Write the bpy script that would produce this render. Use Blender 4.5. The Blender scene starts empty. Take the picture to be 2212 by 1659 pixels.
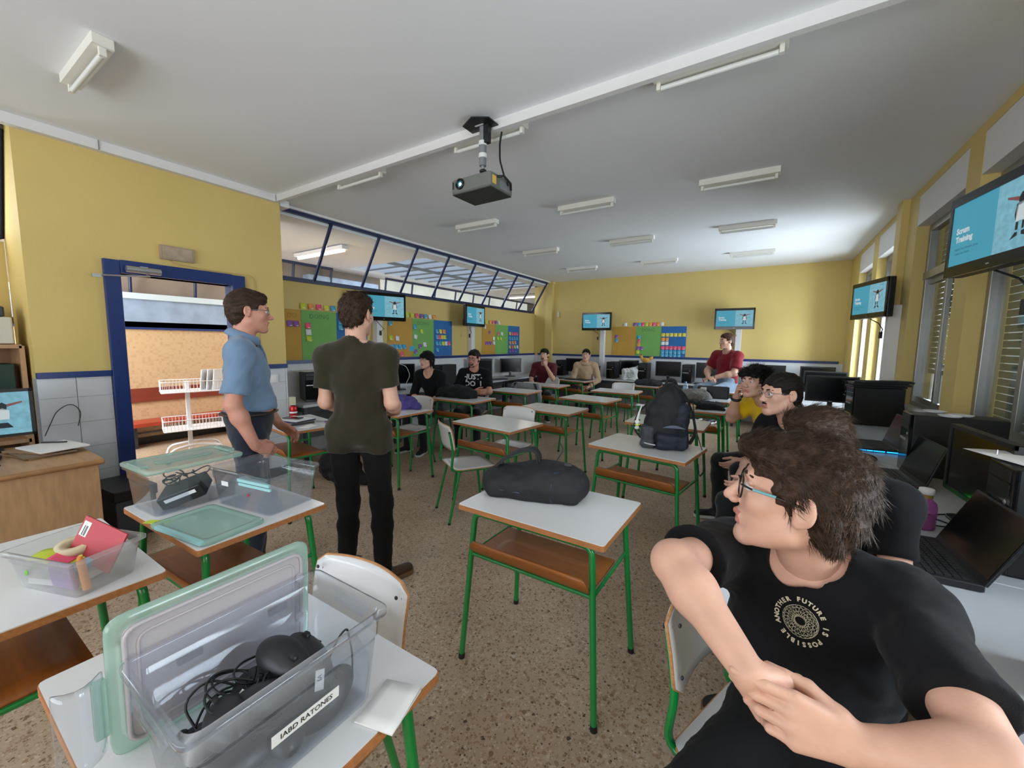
import bpy, math, random
import numpy as np
from mathutils import Vector, Matrix
random.seed(7)
SC = bpy.context.scene
COL = SC.collection

# ------------------------------------------------------------------ camera, sky, daylight, exposure
def set_camera():
    cam = bpy.data.cameras.new('camera'); co = bpy.data.objects.new('camera', cam); COL.objects.link(co)
    cam.sensor_width = 36.0; cam.sensor_fit = 'HORIZONTAL'; cam.lens = 872.69/2212*36.0
    cam.clip_start = 0.02; cam.clip_end = 200
    a, b, c = 0.10246876, 0.56404121, 0.01282205
    Rx = np.array([[1,0,0],[0,math.cos(a),-math.sin(a)],[0,math.sin(a),math.cos(a)]])
    Ry = np.array([[math.cos(b),0,math.sin(b)],[0,1,0],[-math.sin(b),0,math.cos(b)]])
    Rz = np.array([[math.cos(c),-math.sin(c),0],[math.sin(c),math.cos(c),0],[0,0,1]])
    R = Rz @ Rx @ Ry
    def world(v):
        w = R.T @ np.array(v, float); return Vector((w[0], w[2], -w[1]))
    m = Matrix.Identity(4)
    for i, v in enumerate(((1,0,0), (0,-1,0), (0,0,-1))):
        w = world(v)
        for r in range(3): m[r][i] = w[r]
    m.translation = (0, 0, 1.5)
    co.matrix_world = m
    SC.camera = co
set_camera()

W = bpy.data.worlds.new('world'); SC.world = W; W.use_nodes = True
nt = W.node_tree; nt.nodes.clear()
wo = nt.nodes.new('ShaderNodeOutputWorld'); bg = nt.nodes.new('ShaderNodeBackground')
sky = nt.nodes.new('ShaderNodeTexSky'); sky.sky_type = 'HOSEK_WILKIE'; sky.turbidity = 5
sky.sun_direction = (0.5, 0.45, 0.74)
nt.links.new(sky.outputs[0], bg.inputs[0]); nt.links.new(bg.outputs[0], wo.inputs[0])
bg.inputs[1].default_value = 2.2

def area(name, loc, target, sx, sy, power, col=(1,1,1), spread=180):
    l = bpy.data.lights.new(name, 'AREA'); l.shape = 'RECTANGLE'; l.size = sx; l.size_y = sy
    l.energy = power*LIGHT; l.color = col; l.spread = math.radians(spread)
    o = bpy.data.objects.new(name, l); COL.objects.link(o); o.location = loc
    d = Vector(target) - Vector(loc); o.rotation_euler = d.to_track_quat('-Z', 'Y').to_euler()
    return o
LIGHT = 1.0
DAY = (0.88, 0.94, 1.0)
# daylight coming in through the window openings of the right wall (the far pair stands open);
# it is sky and sunlit-ground light, so it spreads upwards onto the ceiling as well
area('daylight_far_window', (1.62, 7.85, 1.55), (-3.0, 7.0, 1.5), 1.0, 1.5, 170, DAY)
area('daylight_far_window', (1.62, 6.7, 1.55), (-3.0, 6.2, 1.5), 1.0, 1.5, 170, DAY)
# windows beside and behind the camera, out of the frame
area('daylight_near_window', (1.62, 1.15, 1.50), (-0.9, 1.4, 2.2), 1.25, 1.5, 110, DAY)
area('daylight_rear_window', (-0.9, -3.05, 1.6), (-0.9, 0.9, 3.0), 5.6, 1.5, 185, DAY)
# clerestory panes in the front left wall and the roof lights of the corridor
area('daylight_clerestory', (-5.55, -0.9, 2.6), (-3.0, 0.0, 2.6), 2.2, 0.7, 60, DAY)
area('daylight_corridor_roof', (-6.3, 6.9, 2.86), (-6.3, 6.9, 0), 1.5, 3.4, 90, DAY)
area('corridor_fill', (-6.0, -0.3, 2.0), (-6.9, 2.6, 1.5), 1.8, 1.6, 170, (1.0, 0.98, 0.95))  # fill lamp added inside the corridor to brighten its wall beyond the doorway
SC.view_settings.view_transform = 'Standard'; SC.view_settings.look = 'None'
SC.view_settings.gamma = 1.0; SC.view_settings.use_curve_mapping = False
SC.view_settings.exposure = -0.12

# ------------------------------------------------------------------ materials
def lin(c):
    if isinstance(c, str):
        c = tuple(int(c[i:i+2], 16)/255 for i in (0, 2, 4))
        c = tuple(x/12.92 if x <= 0.04045 else ((x+0.055)/1.055)**2.4 for x in c)
    return (*c[:3], 1.0)
MATS = {}
def mat(name, col, rough=0.5, metal=0.0, spec=0.5, ns=0, na=0.0, bump=0.0, bs=None, emit=0.0, stretch=None, detail=3.0, coat=0.0, sheen=0.0):
    if name in MATS: return MATS[name]
    m = bpy.data.materials.new(name); m.use_nodes = True; t = m.node_tree; p = t.nodes['Principled BSDF']
    c = lin(col)
    p.inputs['Base Color'].default_value = c; p.inputs['Roughness'].default_value = rough
    p.inputs['Metallic'].default_value = metal; p.inputs['Specular IOR Level'].default_value = spec
    p.inputs['Coat Weight'].default_value = coat; p.inputs['Sheen Weight'].default_value = sheen
    if emit:
        p.inputs['Emission Color'].default_value = c; p.inputs['Emission Strength'].default_value = emit
        p.inputs['Base Color'].default_value = (0.01, 0.01, 0.01, 1)
    if ns or bump:
        tc = t.nodes.new('ShaderNodeTexCoord'); mp = t.nodes.new('ShaderNodeMapping')
        t.links.new(tc.outputs['Object'], mp.inputs[0])
        if stretch: mp.inputs['Scale'].default_value = stretch
    if ns and na:
        n = t.nodes.new('ShaderNodeTexNoise'); n.inputs['Scale'].default_value = ns; n.inputs['Detail'].default_value = detail
        t.links.new(mp.outputs[0], n.inputs['Vector'])
        r = t.nodes.new('ShaderNodeValToRGB'); e = r.color_ramp.elements
        e[0].position = 0.3; e[1].position = 0.7
        e[0].color = (*[x*(1-na) for x in c[:3]], 1); e[1].color = (*[min(1, x*(1+na)) for x in c[:3]], 1)
        t.links.new(n.outputs[0], r.inputs[0])
        t.links.new(r.outputs[0], p.inputs['Emission Color' if emit else 'Base Color'])
    if bump:
        n = t.nodes.new('ShaderNodeTexNoise'); n.inputs['Scale'].default_value = bs or ns; n.inputs['Detail'].default_value = detail
        t.links.new(mp.outputs[0], n.inputs['Vector'])
        b = t.nodes.new('ShaderNodeBump'); b.inputs['Strength'].default_value = bump; b.inputs['Distance'].default_value = 0.01
        t.links.new(n.outputs[0], b.inputs['Height']); t.links.new(b.outputs[0], p.inputs['Normal'])
    MATS[name] = m; return m

def clear_mat(name, tint, milk=0.06, rough=0.05, ior=1.45, milkcol=(0.8,0.85,0.9)):
    m = bpy.data.materials.new(name); m.use_nodes = True; t = m.node_tree; t.nodes.clear()
    o = t.nodes.new('ShaderNodeOutputMaterial'); tr = t.nodes.new('ShaderNodeBsdfTransparent'); gl = t.nodes.new('ShaderNodeBsdfGlossy')
    df = t.nodes.new('ShaderNodeBsdfDiffuse'); fr = t.nodes.new('ShaderNodeLayerWeight'); pw = t.nodes.new('ShaderNodeMath'); pw.operation = 'POWER'; pw.inputs[1].default_value = 5; ma = t.nodes.new('ShaderNodeMath'); ma.operation = 'MULTIPLY_ADD'; ma.inputs[1].default_value = 0.92; ma.inputs[2].default_value = 0.045; m1 = t.nodes.new('ShaderNodeMixShader'); m2 = t.nodes.new('ShaderNodeMixShader')
    tl = t.nodes.new('ShaderNodeBsdfTranslucent'); m3 = t.nodes.new('ShaderNodeMixShader'); m3.inputs[0].default_value = 0.5
    tr.inputs[0].default_value = lin(tint); gl.inputs['Roughness'].default_value = rough; df.inputs[0].default_value = lin(milkcol); tl.inputs[0].default_value = lin(milkcol)
    fr.inputs[0].default_value = 0.5; t.links.new(fr.outputs['Facing'], pw.inputs[0]); t.links.new(pw.outputs[0], ma.inputs[0]); m1.inputs[0].default_value = milk
    t.links.new(df.outputs[0], m3.inputs[1]); t.links.new(tl.outputs[0], m3.inputs[2])
    t.links.new(tr.outputs[0], m1.inputs[1]); t.links.new(m3.outputs[0], m1.inputs[2])
    t.links.new(ma.outputs[0], m2.inputs[0]); t.links.new(m1.outputs[0], m2.inputs[1]); t.links.new(gl.outputs[0], m2.inputs[2])
    t.links.new(m2.outputs[0], o.inputs[0]); MATS[name] = m; return m

def terrazzo():
    m = bpy.data.materials.new('terrazzo'); m.use_nodes = True; t = m.node_tree; p = t.nodes['Principled BSDF']; L = t.links.new
    tc = t.nodes.new('ShaderNodeTexCoord')
    def ramp(stops, const=False):
        r = t.nodes.new('ShaderNodeValToRGB'); e = r.color_ramp.elements
        if const: r.color_ramp.interpolation = 'CONSTANT'
        while len(e) < len(stops): e.new(0.5)
        for x, (q, c) in zip(e, stops): x.position = q; x.color = lin(c)
        return r
    base = None
    for i, (sc, th) in enumerate(((62, 0.20), (125, 0.24))):
        v = t.nodes.new('ShaderNodeTexVoronoi'); v.inputs['Scale'].default_value = sc; L(tc.outputs['Object'], v.inputs['Vector'])
        d = t.nodes.new('ShaderNodeMath'); d.operation = 'LESS_THAN'; 
        sep = t.nodes.new('ShaderNodeSeparateColor'); L(v.outputs['Color'], sep.inputs[0])
        mul = t.nodes.new('ShaderNodeMath'); mul.operation = 'MULTIPLY'; mul.inputs[1].default_value = 0.72; L(sep.outputs[1], mul.inputs[0])
        L(v.outputs['Distance'], d.inputs[0]); L(mul.outputs[0], d.inputs[1])
        cr = ramp([(0, 'a88f78'), (0.2, 'bda691'), (0.4, 'c6b19c'), (0.56, '8c745f'), (0.64, 'd8c9b6'), (0.76, 'ac8d70'), (0.86, 'c9b7a3'), (0.97, '5c4c40')], True)
        L(sep.outputs[0], cr.inputs[0])
        mx = t.nodes.new('ShaderNodeMixRGB'); L(d.outputs[0], mx.inputs[0])
        if base is None: mx.inputs[1].default_value = lin('c4b09a')
        else: L(base.outputs[0], mx.inputs[1])
        L(cr.outputs[0], mx.inputs[2]); base = mx
    n = t.nodes.new('ShaderNodeTexNoise'); n.inputs['Scale'].default_value = 1.3; L(tc.outputs['Object'], n.inputs['Vector'])
    r = ramp([(0.3, 'd8d2cc'), (0.7, 'ffffff')]); L(n.outputs[0], r.inputs[0])
    mm = t.nodes.new('ShaderNodeMixRGB'); mm.blend_type = 'MULTIPLY'; mm.inputs[0].default_value = 1; L(base.outputs[0], mm.inputs[1]); L(r.outputs[0], mm.inputs[2])
    L(mm.outputs[0], p.inputs['Base Color']); p.inputs['Roughness'].default_value = 0.42; p.inputs['Specular IOR Level'].default_value = 0.35
    MATS['terrazzo'] = m; return m

# ------------------------------------------------------------------ mesh builder
def roundpath(pts, rad, seg=5, closed=False):
    P = [Vector(p) for p in pts]; out = []
    n = len(P)
    for i in range(n):
        if not closed and (i == 0 or i == n-1): out.append(P[i]); continue
        a, b, c = P[i-1], P[i], P[(i+1) % n]
        u, v = a-b, c-b
        r = min(rad, u.length*0.49, v.length*0.49)
        p, q = b+u.normalized()*r, b+v.normalized()*r
        for k in range(seg+1):
            t = k/seg; out.append(p*(1-t)**2 + b*2*t*(1-t) + q*t*t)
    return out
def rrect(w, d, r, seg=4):
    return [(v.x, v.y) for v in roundpath([(-w/2,-d/2,0),(w/2,-d/2,0),(w/2,d/2,0),(-w/2,d/2,0)], r, seg, True)]
class MB:
    def __init__(s): s.v = []; s.f = []; s.m = []; s.s = []; s.M = Matrix.Identity(4)
    def at(s, loc=(0,0,0), rz=0, rx=0, ry=0):
        s.M = Matrix.Translation(loc) @ Matrix.Rotation(rz,4,'Z') @ Matrix.Rotation(ry,4,'Y') @ Matrix.Rotation(rx,4,'X'); return s
    def add(s, vs, fs, m=0, smooth=False):
        b = len(s.v); M = s.M
        s.v += [tuple(M @ Vector(v)) for v in vs]
        for f in fs: s.f.append(tuple(i+b for i in f)); s.m.append(m); s.s.append(smooth)
        return s
    def box(s, c, d, m=0, bev=0.0):
        if bev > 0: return s.prism(rrect(d[0], d[1], bev, 2), c[2]-d[2]/2, c[2]+d[2]/2, m=m, off=c, cham=bev*0.6)
        x, y, z = c; a, b, h = d[0]/2, d[1]/2, d[2]/2
        v = [(x+i*a, y+j*b, z+k*h) for k in (-1,1) for j in (-1,1) for i in (-1,1)]
        return s.add(v, [(0,2,3,1),(4,5,7,6),(0,1,5,4),(2,6,7,3),(0,4,6,2),(1,3,7,5)], m)
    def prism(s, poly, z0, z1, m=0, off=(0,0,0), cham=0.0, mtop=None, smooth=False):
        n = len(poly); ox, oy = off[0], off[1]
        cx = sum(p[0] for p in poly)/n; cy = sum(p[1] for p in poly)/n
        def ring(z, ins):
            o = []
            for x, y in poly:
                l = math.hypot(x-cx, y-cy) or 1; k = max(0, 1-ins*1.3/l); o.append((ox+cx+(x-cx)*k, oy+cy+(y-cy)*k, z))
            return o
        rings = [ring(z0, cham), ring(z0+cham, 0), ring(z1-cham, 0), ring(z1, cham)] if cham > 0 else [ring(z0, 0), ring(z1, 0)]
        vs = [p for r in rings for p in r]; k = len(rings)
        s.add(vs, [(j*n+i, j*n+(i+1)%n, (j+1)*n+(i+1)%n, (j+1)*n+i) for j in range(k-1) for i in range(n)], m, smooth)
        s.add(rings[0], [tuple(range(n-1,-1,-1))], m); s.add(rings[-1], [tuple(range(n))], m if mtop is None else mtop)
        return s
    def tube(s, pts, r, n=8, m=0, closed=False, caps=True, rad=0, seg=4, flat=1.0):
        P = roundpath(pts, rad, seg, closed) if rad else [Vector(p) for p in pts]
        k = len(P); R = r if hasattr(r, '__len__') else [r]*k
        if len(R) != k: R = [R[0]+(R[-1]-R[0])*i/(k-1) for i in range(k)]
        vs = []; prev = None
        for i in range(k):
            d = (P[(i+1)%k]-P[i-1]) if closed else (P[min(i+1,k-1)]-P[max(i-1,0)])
            if d.length < 1e-9: d = Vector((0,0,1))
            d.normalize()
            if prev is None:
                prev = d.orthogonal().normalized()
                if abs(d.z) < 0.9: prev = d.cross(Vector((0,0,1))).normalized()
            u = prev - d*prev.dot(d)
            u = u.normalized() if u.length > 1e-6 else d.orthogonal().normalized()
            w = d.cross(u); prev = u
            for j in range(n):
                a = 2*math.pi*j/n; vs.append(P[i] + u*math.cos(a)*R[i] + w*math.sin(a)*R[i]*flat)
        fs = [(i*n+j, i*n+(j+1)%n, ((i+1)%k)*n+(j+1)%n, ((i+1)%k)*n+j) for i in range(k if closed else k-1) for j in range(n)]
        s.add(vs, fs, m, True)
        if caps and not closed: s.add([vs[j] for j in range(n)], [tuple(range(n-1,-1,-1))], m); s.add(vs[-n:], [tuple(range(n))], m)
        return s
    def lathe(s, prof, n=20, m=0, off=(0,0,0)):
        k = len(prof); vs = [(off[0]+r*math.cos(2*math.pi*j/n), off[1]+r*math.sin(2*math.pi*j/n), off[2]+z) for r, z in prof for j in range(n)]
        s.add(vs, [(i*n+j, i*n+(j+1)%n, (i+1)*n+(j+1)%n, (i+1)*n+j) for i in range(k-1) for j in range(n)], m, True)
        if prof[0][0] > 1e-5: s.add(vs[:n], [tuple(range(n-1,-1,-1))], m)
        if prof[-1][0] > 1e-5: s.add(vs[-n:], [tuple(range(n))], m)
        return s
    def ell(s, c, r, m=0, n=14, k=9):
        vs = [(c[0]+r[0]*math.sin(math.pi*i/k)*math.cos(2*math.pi*j/n), c[1]+r[1]*math.sin(math.pi*i/k)*math.sin(2*math.pi*j/n), c[2]-r[2]*math.cos(math.pi*i/k)) for i in range(k+1) for j in range(n)]
        return s.add(vs, [(i*n+j, i*n+(j+1)%n, (i+1)*n+(j+1)%n, (i+1)*n+j) for i in range(k) for j in range(n)], m, True)
    def grid(s, fn, nu, nv, m=0, thick=0.0, smooth=True):
        P = [[Vector(fn(i/nu, j/nv)) for j in range(nv+1)] for i in range(nu+1)]
        q = nv+1; vs = [p for r in P for p in r]
        fs = [(i*q+j, (i+1)*q+j, (i+1)*q+j+1, i*q+j+1) for i in range(nu) for j in range(nv)]
        if thick:
            N = []
            for i in range(nu+1):
                for j in range(nv+1):
                    a = P[min(i+1,nu)][j]-P[max(i-1,0)][j]; b = P[i][min(j+1,nv)]-P[i][max(j-1,0)]; c = a.cross(b); N.append(c.normalized() if c.length > 1e-12 else Vector((0,0,1)))
            o = len(vs); vs2 = vs+[v-n*thick for v, n in zip(vs, N)]
            fs2 = fs+[tuple(i+o for i in f[::-1]) for f in fs]
            bd = [(i, 0) for i in range(nu)]; edge = [((i)*q, (i+1)*q) for i in range(nu)] + [(nu*q+j, nu*q+j+1) for j in range(nv)] + [((i+1)*q+nv, i*q+nv) for i in range(nu-1,-1,-1)] + [(j+1, j) for j in range(nv-1,-1,-1)]
            fs2 += [(b, a, a+o, b+o) for a, b in edge]
            return s.add(vs2, fs2, m, smooth)
        return s.add(vs, fs, m, smooth)
    def mesh(s, name, mats):
        me = bpy.data.meshes.new(name); me.from_pydata(s.v, [], s.f)
        for x in (mats if isinstance(mats, (list, tuple)) else [mats]): me.materials.append(x)
        me.polygons.foreach_set('material_index', s.m); me.polygons.foreach_set('use_smooth', s.s); me.update(); return me
def npmesh(name, V, F, mats, mi=None, smooth=True):
    me = bpy.data.meshes.new(name); V = np.asarray(V, np.float32); F = np.asarray(F, np.int32)
    me.vertices.add(len(V)); me.vertices.foreach_set('co', V.ravel())
    n = F.shape[1]; me.loops.add(F.size); me.loops.foreach_set('vertex_index', F.ravel())
    me.polygons.add(len(F)); me.polygons.foreach_set('loop_start', np.arange(0, F.size, n, dtype=np.int32)); me.polygons.foreach_set('loop_total', np.full(len(F), n, np.int32))
    me.polygons.foreach_set('use_smooth', np.full(len(F), smooth))
    for x in (mats if isinstance(mats, (list, tuple)) else [mats]): me.materials.append(x)
    if mi is not None: me.polygons.foreach_set('material_index', np.asarray(mi, np.int32))
    me.update(calc_edges=True); me.validate(); return me

def link(name, me, parent=None, loc=None, rz=None):
    o = bpy.data.objects.new(name, me); COL.objects.link(o)
    if parent is not None: o.parent = parent
    if loc is not None: o.location = loc
    if rz is not None: o.rotation_euler = (0, 0, rz)
    return o
def obj(name, mb, mats, parent=None, loc=None, rz=None): return link(name, mb.mesh(name, mats), parent, loc, rz)
def tag(o, label, cat, group=None, kind=None):
    o['label'] = label; o['category'] = cat
    if group: o['group'] = group
    if kind: o['kind'] = kind
    return o
def thing(name, label, cat, loc=(0,0,0), rz=0.0, group=None):
    o = bpy.data.objects.new(name, None); COL.objects.link(o); o.location = loc; o.rotation_euler = (0,0,rz); o.empty_display_size = 0.1
    return tag(o, label, cat, group)
def struct(name, mb, mats, parent=None):
    o = obj(name, mb, mats, parent)
    if parent is None: o['kind'] = 'structure'
    return o
def dup(root, loc, rz=None, label=None, group=None):
    def cp(o, par):
        c = o.copy(); COL.objects.link(c)
        if par is not None: c.parent = par
        for ch in o.children: cp(ch, c)
        return c
    r = cp(root, None); r.location = loc
    if rz is not None: r.rotation_euler = (0, 0, rz)
    if label: r['label'] = label
    if group: r['group'] = group
    return r
_tc = {}
def text_geo(txt, size, align='CENTER', bold=0.0, res=2):
    k = (txt, size, align, bold)
    if k not in _tc:
        cu = bpy.data.curves.new('txt', 'FONT'); cu.body = txt; cu.size = size; cu.align_x = align; cu.align_y = 'CENTER'; cu.resolution_u = res; cu.offset = bold
        o = bpy.data.objects.new('txt', cu); me = o.to_mesh()
        _tc[k] = ([tuple(v.co) for v in me.vertices], [tuple(p.vertices) for p in me.polygons]); o.to_mesh_clear(); bpy.data.objects.remove(o); bpy.data.curves.remove(cu)
    return _tc[k]
def put_text(mb, txt, size, M, m=0, align='CENTER', bold=0.0):
    v, f = text_geo(txt, size, align, bold); old = mb.M; mb.M = M; mb.add(v, f, m); mb.M = old
# ------------------------------------------------------------------ named materials
YEL = mat('yellow_paint', 'd3bb76', 0.55, ns=1.5, na=0.04, bump=0.06, bs=90, spec=0.3)
WHT = mat('white_paint', 'dedddd', 0.6, ns=2, na=0.02, spec=0.3)
CEIL = mat('ceiling_paint', 'e8eaee', 0.75, ns=0.9, na=0.02, spec=0.2)
DADO = mat('dado_white', 'd2d4d8', 0.4, ns=3, na=0.03)
TILE = mat('wall_tile', 'ccd0d6', 0.25, ns=4, na=0.03)
GROUT = mat('grout', '9a9ea3', 0.8)
BLUE = mat('blue_gloss', '17316f', 0.35, ns=3, na=0.06)
NAVY = mat('navy_metal', '14244e', 0.4)
ALU = mat('aluminium', '9c9c98', 0.38, metal=0.75, ns=6, na=0.05)
GREEN = mat('green_enamel', '12823c', 0.28, ns=5, na=0.06, coat=0.3)
LAMI = mat('white_laminate', 'dcdde0', 0.22, ns=3, na=0.02)
PLYED = mat('ply_edge', 'b98555', 0.5, ns=30, na=0.2, stretch=(1,1,8))
BEECH = mat('beech_edge', 'ad7244', 0.5, ns=14, na=0.15, stretch=(1,6,6))
WOODO = mat('orange_ply', '9f5f2b', 0.4, ns=9, na=0.14, stretch=(1,8,8))
WOODL = mat('pale_oak', 'b08a66', 0.5, ns=7, na=0.12, stretch=(1,6,1))
BLK = mat('black_plastic', '17181b', 0.42, ns=20, na=0.15)
BLKG = mat('black_gloss', '0c0d10', 0.12)
SCRN = mat('dark_screen', '0a0b0e', 0.16)
DGREY = mat('dark_grey', '34373b', 0.5, ns=10, na=0.1)
GREY = mat('mid_grey', '7c7f83', 0.5, ns=10, na=0.08)
SILV = mat('silver', 'b4b6b8', 0.3, metal=0.8)
PAPER = mat('paper', 'e6e6e6', 0.7)
WIREW = mat('white_wire', 'e2e4ea', 0.35)
TUBE = mat('tube_glass', 'd9dbd8', 0.3)
CLEAR = clear_mat('pane_glass', 'f4f8fa', 0.015, 0.02)
TERR = terrazzo()
RED = mat('red_paint', 'a33a25', 0.4, ns=6, na=0.1)
H = 3.0
# ------------------------------------------------------------------ floor, ceilings
struct('floor', MB().box((-1.5, 4.7, -0.05), (12.6, 20.6, 0.1)), TERR)
struct('ceiling', MB().box((-1.62, 3.0, H+0.06), (6.26, 12.8, 0.12)), CEIL)
# ceiling of the corridor with the hole of its roof light
mb = MB()
for x0, x1, y0, y1 in ((-7.6,-7.15,0,14), (-5.05,-4.75,0,14), (-7.15,-5.05,0,5.15), (-7.15,-5.05,9.2,14)):
    mb.box(((x0+x1)/2, (y0+y1)/2, 2.97), (x1-x0, y1-y0, 0.12))
struct('ceiling_corridor', mb, CEIL)
LITP = mat('roof_light_sheet', 'b9cbe2', 0.5, emit=0.75, ns=2, na=0.12, stretch=(0.4,2,1))
rl = thing('roof_light', 'ribbed blue-white translucent roof light over the corridor behind the slanted glazing', 'skylight', (-6.1, 7.2, 2.95))
for i in range(9):
    obj('panel', MB().box((0, -1.78+i*0.445, 0.03), (2.1, 0.425, 0.02)), LITP, rl)
for i in range(10): obj('rib', MB().box((0, -2.0+i*0.445, 0.0), (2.1, 0.014, 0.03)), GREY, rl)
obj('purlin', MB().box((0.1, 0, -0.02), (0.04, 4.05, 0.05)), GREY, rl)

# ------------------------------------------------------------------ walls
RT, RB = 1.235, 1.19            # chair rail top and bottom
YB = 9.2
w = struct('wall_back', MB().box((-1.84, YB+0.1, (3.0+RB)/2), (6.64, 0.2, 3.0-RB)), YEL)
struct('dado', MB().box((-1.84, YB+0.1, RB/2), (6.64, 0.204, RB)), DADO, w)
struct('trim_1', MB().box((-1.99, YB-0.008, (RT+RB)/2), (6.1, 0.025, RT-RB), bev=0.004), BLUE)
mb = MB().box((-4.71, YB-0.045, 1.52), (0.19, 0.09, 2.96)); mb.box((-4.71, YB-0.06, 2.97), (0.25, 0.12, 0.06))
struct('corner_pilaster', mb, [YEL], w)
# left wall, rear part: low wall under the leaning glazing
w = struct('wall_left', MB().box((-5.25, 5.8, (RB+2.235)/2), (0.2, 7.0, 2.235-RB)), YEL)
struct('dado', MB().box((-5.25, 5.8, RB/2), (0.204, 7.0, RB)), DADO, w)
struct('trim_2', MB().box((-5.142, 5.8, (RT+RB)/2), (0.025, 6.8, RT-RB), bev=0.004), BLUE)
w2 = struct('wall_left_recess', MB().box((-5.25, -1.3, 1.12), (0.2, 3.84, 2.235)), YEL)
mb = MB(); mb.box((-4.89, 0.665, 1.5), (0.53, 0.08, 3.0)); mb.box((-4.89, 2.395, 1.5), (0.53, 0.08, 3.0)); 
struct('return_face', mb, YEL, w2)
# a thick-walled front part with the door
DY0, DY1, DZ = 1.123, 1.932, 2.02
mb = MB()
mb.box((-4.56, (0.62+DY0)/2, (3.0+RB)/2), (0.12, DY0-0.62, 3.0-RB)); mb.box((-4.56, (DY1+2.44)/2, (3.0+RB)/2), (0.12, 2.44-DY1, 3.0-RB))
mb.box((-4.56, (DY0+DY1)/2, (3.0+DZ)/2), (0.12, DY1-DY0, 3.0-DZ))
w3 = struct('wall_left_front', mb, YEL)
mb = MB(); mb.box((-4.562, (0.62+DY0)/2, RB/2), (0.12, DY0-0.62, RB)); mb.box((-4.562, (DY1+2.44)/2, RB/2), (0.12, 2.44-DY1, RB))
struct('tile_bed', mb, GROUT, w3)
tz = [(1.04,1.188),(0.84,1.038),(0.64,0.838),(0.44,0.638),(0.24,0.438),(0.1,0.238)]
tm = {}
for y0, y1 in ((0.622,0.818),(0.822,1.018),(2.06,2.218),(2.222,2.418),(2.421,2.44)):
    for z0, z1 in tz:
        k = (round(y1-y0,3), round(z1-z0,3))
        if k not in tm: tm[k] = MB().box((0,0,0), (0.012, y1-y0, z1-z0), bev=0.0).mesh('tile', TILE)
        link('tile', tm[k], w3, (-4.500, (y0+y1)/2, (z0+z1)/2))
mb = MB()
for y0, y1 in ((0.62,DY0-0.1),(DY1+0.12,2.44)): mb.box((-4.49, (y0+y1)/2, (RT+RB)/2), (0.035, y1-y0, RT-RB), bev=0.005)
struct('trim_3', mb, BLUE)
mb = MB()
for y0, y1 in ((0.62,DY0-0.1),(DY1+0.12,2.44)): mb.box((-4.49, (y0+y1)/2, 0.05), (0.02, y1-y0, 0.1))
struct('baseboard_left', mb, BLK)
# door frame (the leaf is folded back out of sight)
d = thing('door_1', 'blue wooden doorframe of the open doorway', 'door', (-4.5, 1.53, 0)); d['kind'] = 'structure'
obj('jamb', MB().box((-0.05, DY0-1.53-0.05, 1.06), (0.17, 0.10, 2.12), bev=0.006), BLUE, d)
obj('jamb', MB().box((-0.05, DY1-1.53+0.058, 1.06), (0.17, 0.116, 2.12), bev=0.006), BLUE, d)
obj('lintel', MB().box((-0.05, 0, DZ+0.052), (0.172, DY1-DY0+0.005, 0.104), bev=0.006), BLUE, d)
cl = thing('door_closer', 'silver hydraulic door closer with folded arm on the blue lintel', 'door closer', (-4.4, 1.25, 2.05))
obj('body', MB().tube([(0,-0.11,0),(0,0.11,0)], [0.026,0.026], 12).box((0.0,0,0.02),(0.03,0.05,0.02)), SILV, cl)
obj('arm', MB().tube([(0.0,0.02,-0.03),(0.03,0.03,-0.045),(0.02,-0.28,-0.075)], 0.007, 6).box((0.02,-0.29,-0.08),(0.03,0.05,0.025)), SILV, cl)
sg = thing('emergency_light', 'dusty beige emergency light box above the door', 'light', (-4.485, 1.513, 2.24))
obj('housing', MB().box((0.002,0,0), (0.03,0.25,0.12), bev=0.006), mat('dusty_beige', 'a3907a', 0.6, ns=12, na=0.12), sg)
obj('diffuser', MB().box((0.017,0.0,0), (0.008,0.215,0.095), bev=0.003), mat('dusty_lens', 'ab9985', 0.35, ns=16, na=0.15), sg)
obj('cable', MB().tube([(-0.008,-0.06,-0.06),(-0.008,-0.03,-0.085),(-0.008,0.2,-0.10),(-0.008,0.60,-0.10),(-0.008,0.64,-0.14),(-0.008,0.66,-0.98)], 0.004, 5), YEL, sg)
sw = thing('wall_switch', 'pair of white light switches on the tiles right of the door', 'switch', (-4.488, 2.24, 1.08))
for dy in (-0.055, 0.055):
    p = obj('plate', MB().box((0,dy,0), (0.012,0.085,0.085), bev=0.004), PAPER, sw); obj('rocker', MB().box((0.009,dy,0), (0.008,0.04,0.05), bev=0.002), PAPER, p)
tag(obj('junction_box', MB().box((-4.47, 2.47, 0.80), (0.06, 0.05, 0.13), bev=0.006), mat('cream_plastic','d2cfb0',0.5)), 'cream junction box at the end of the tiled wall', 'junction box')
# boxed trunking along the front left wall, and the beam across the room
mb = MB(); mb.box((-4.47, 0.9, 2.965), (0.06, 2.94, 0.07)); mb.box((-4.437, 1.05, 2.965), (0.008, 0.004, 0.07), 1)
struct('trim_4', mb, [WHT, GREY])
struct('trim_5', MB().box((-4.60, 2.50, 2.955), (0.18, 0.1, 0.07)), WHT)
mb = MB().box((-1.705, 2.40, 2.968), (5.65, 0.04, 0.064))
struct('trim_6', mb, [WHT])

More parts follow.
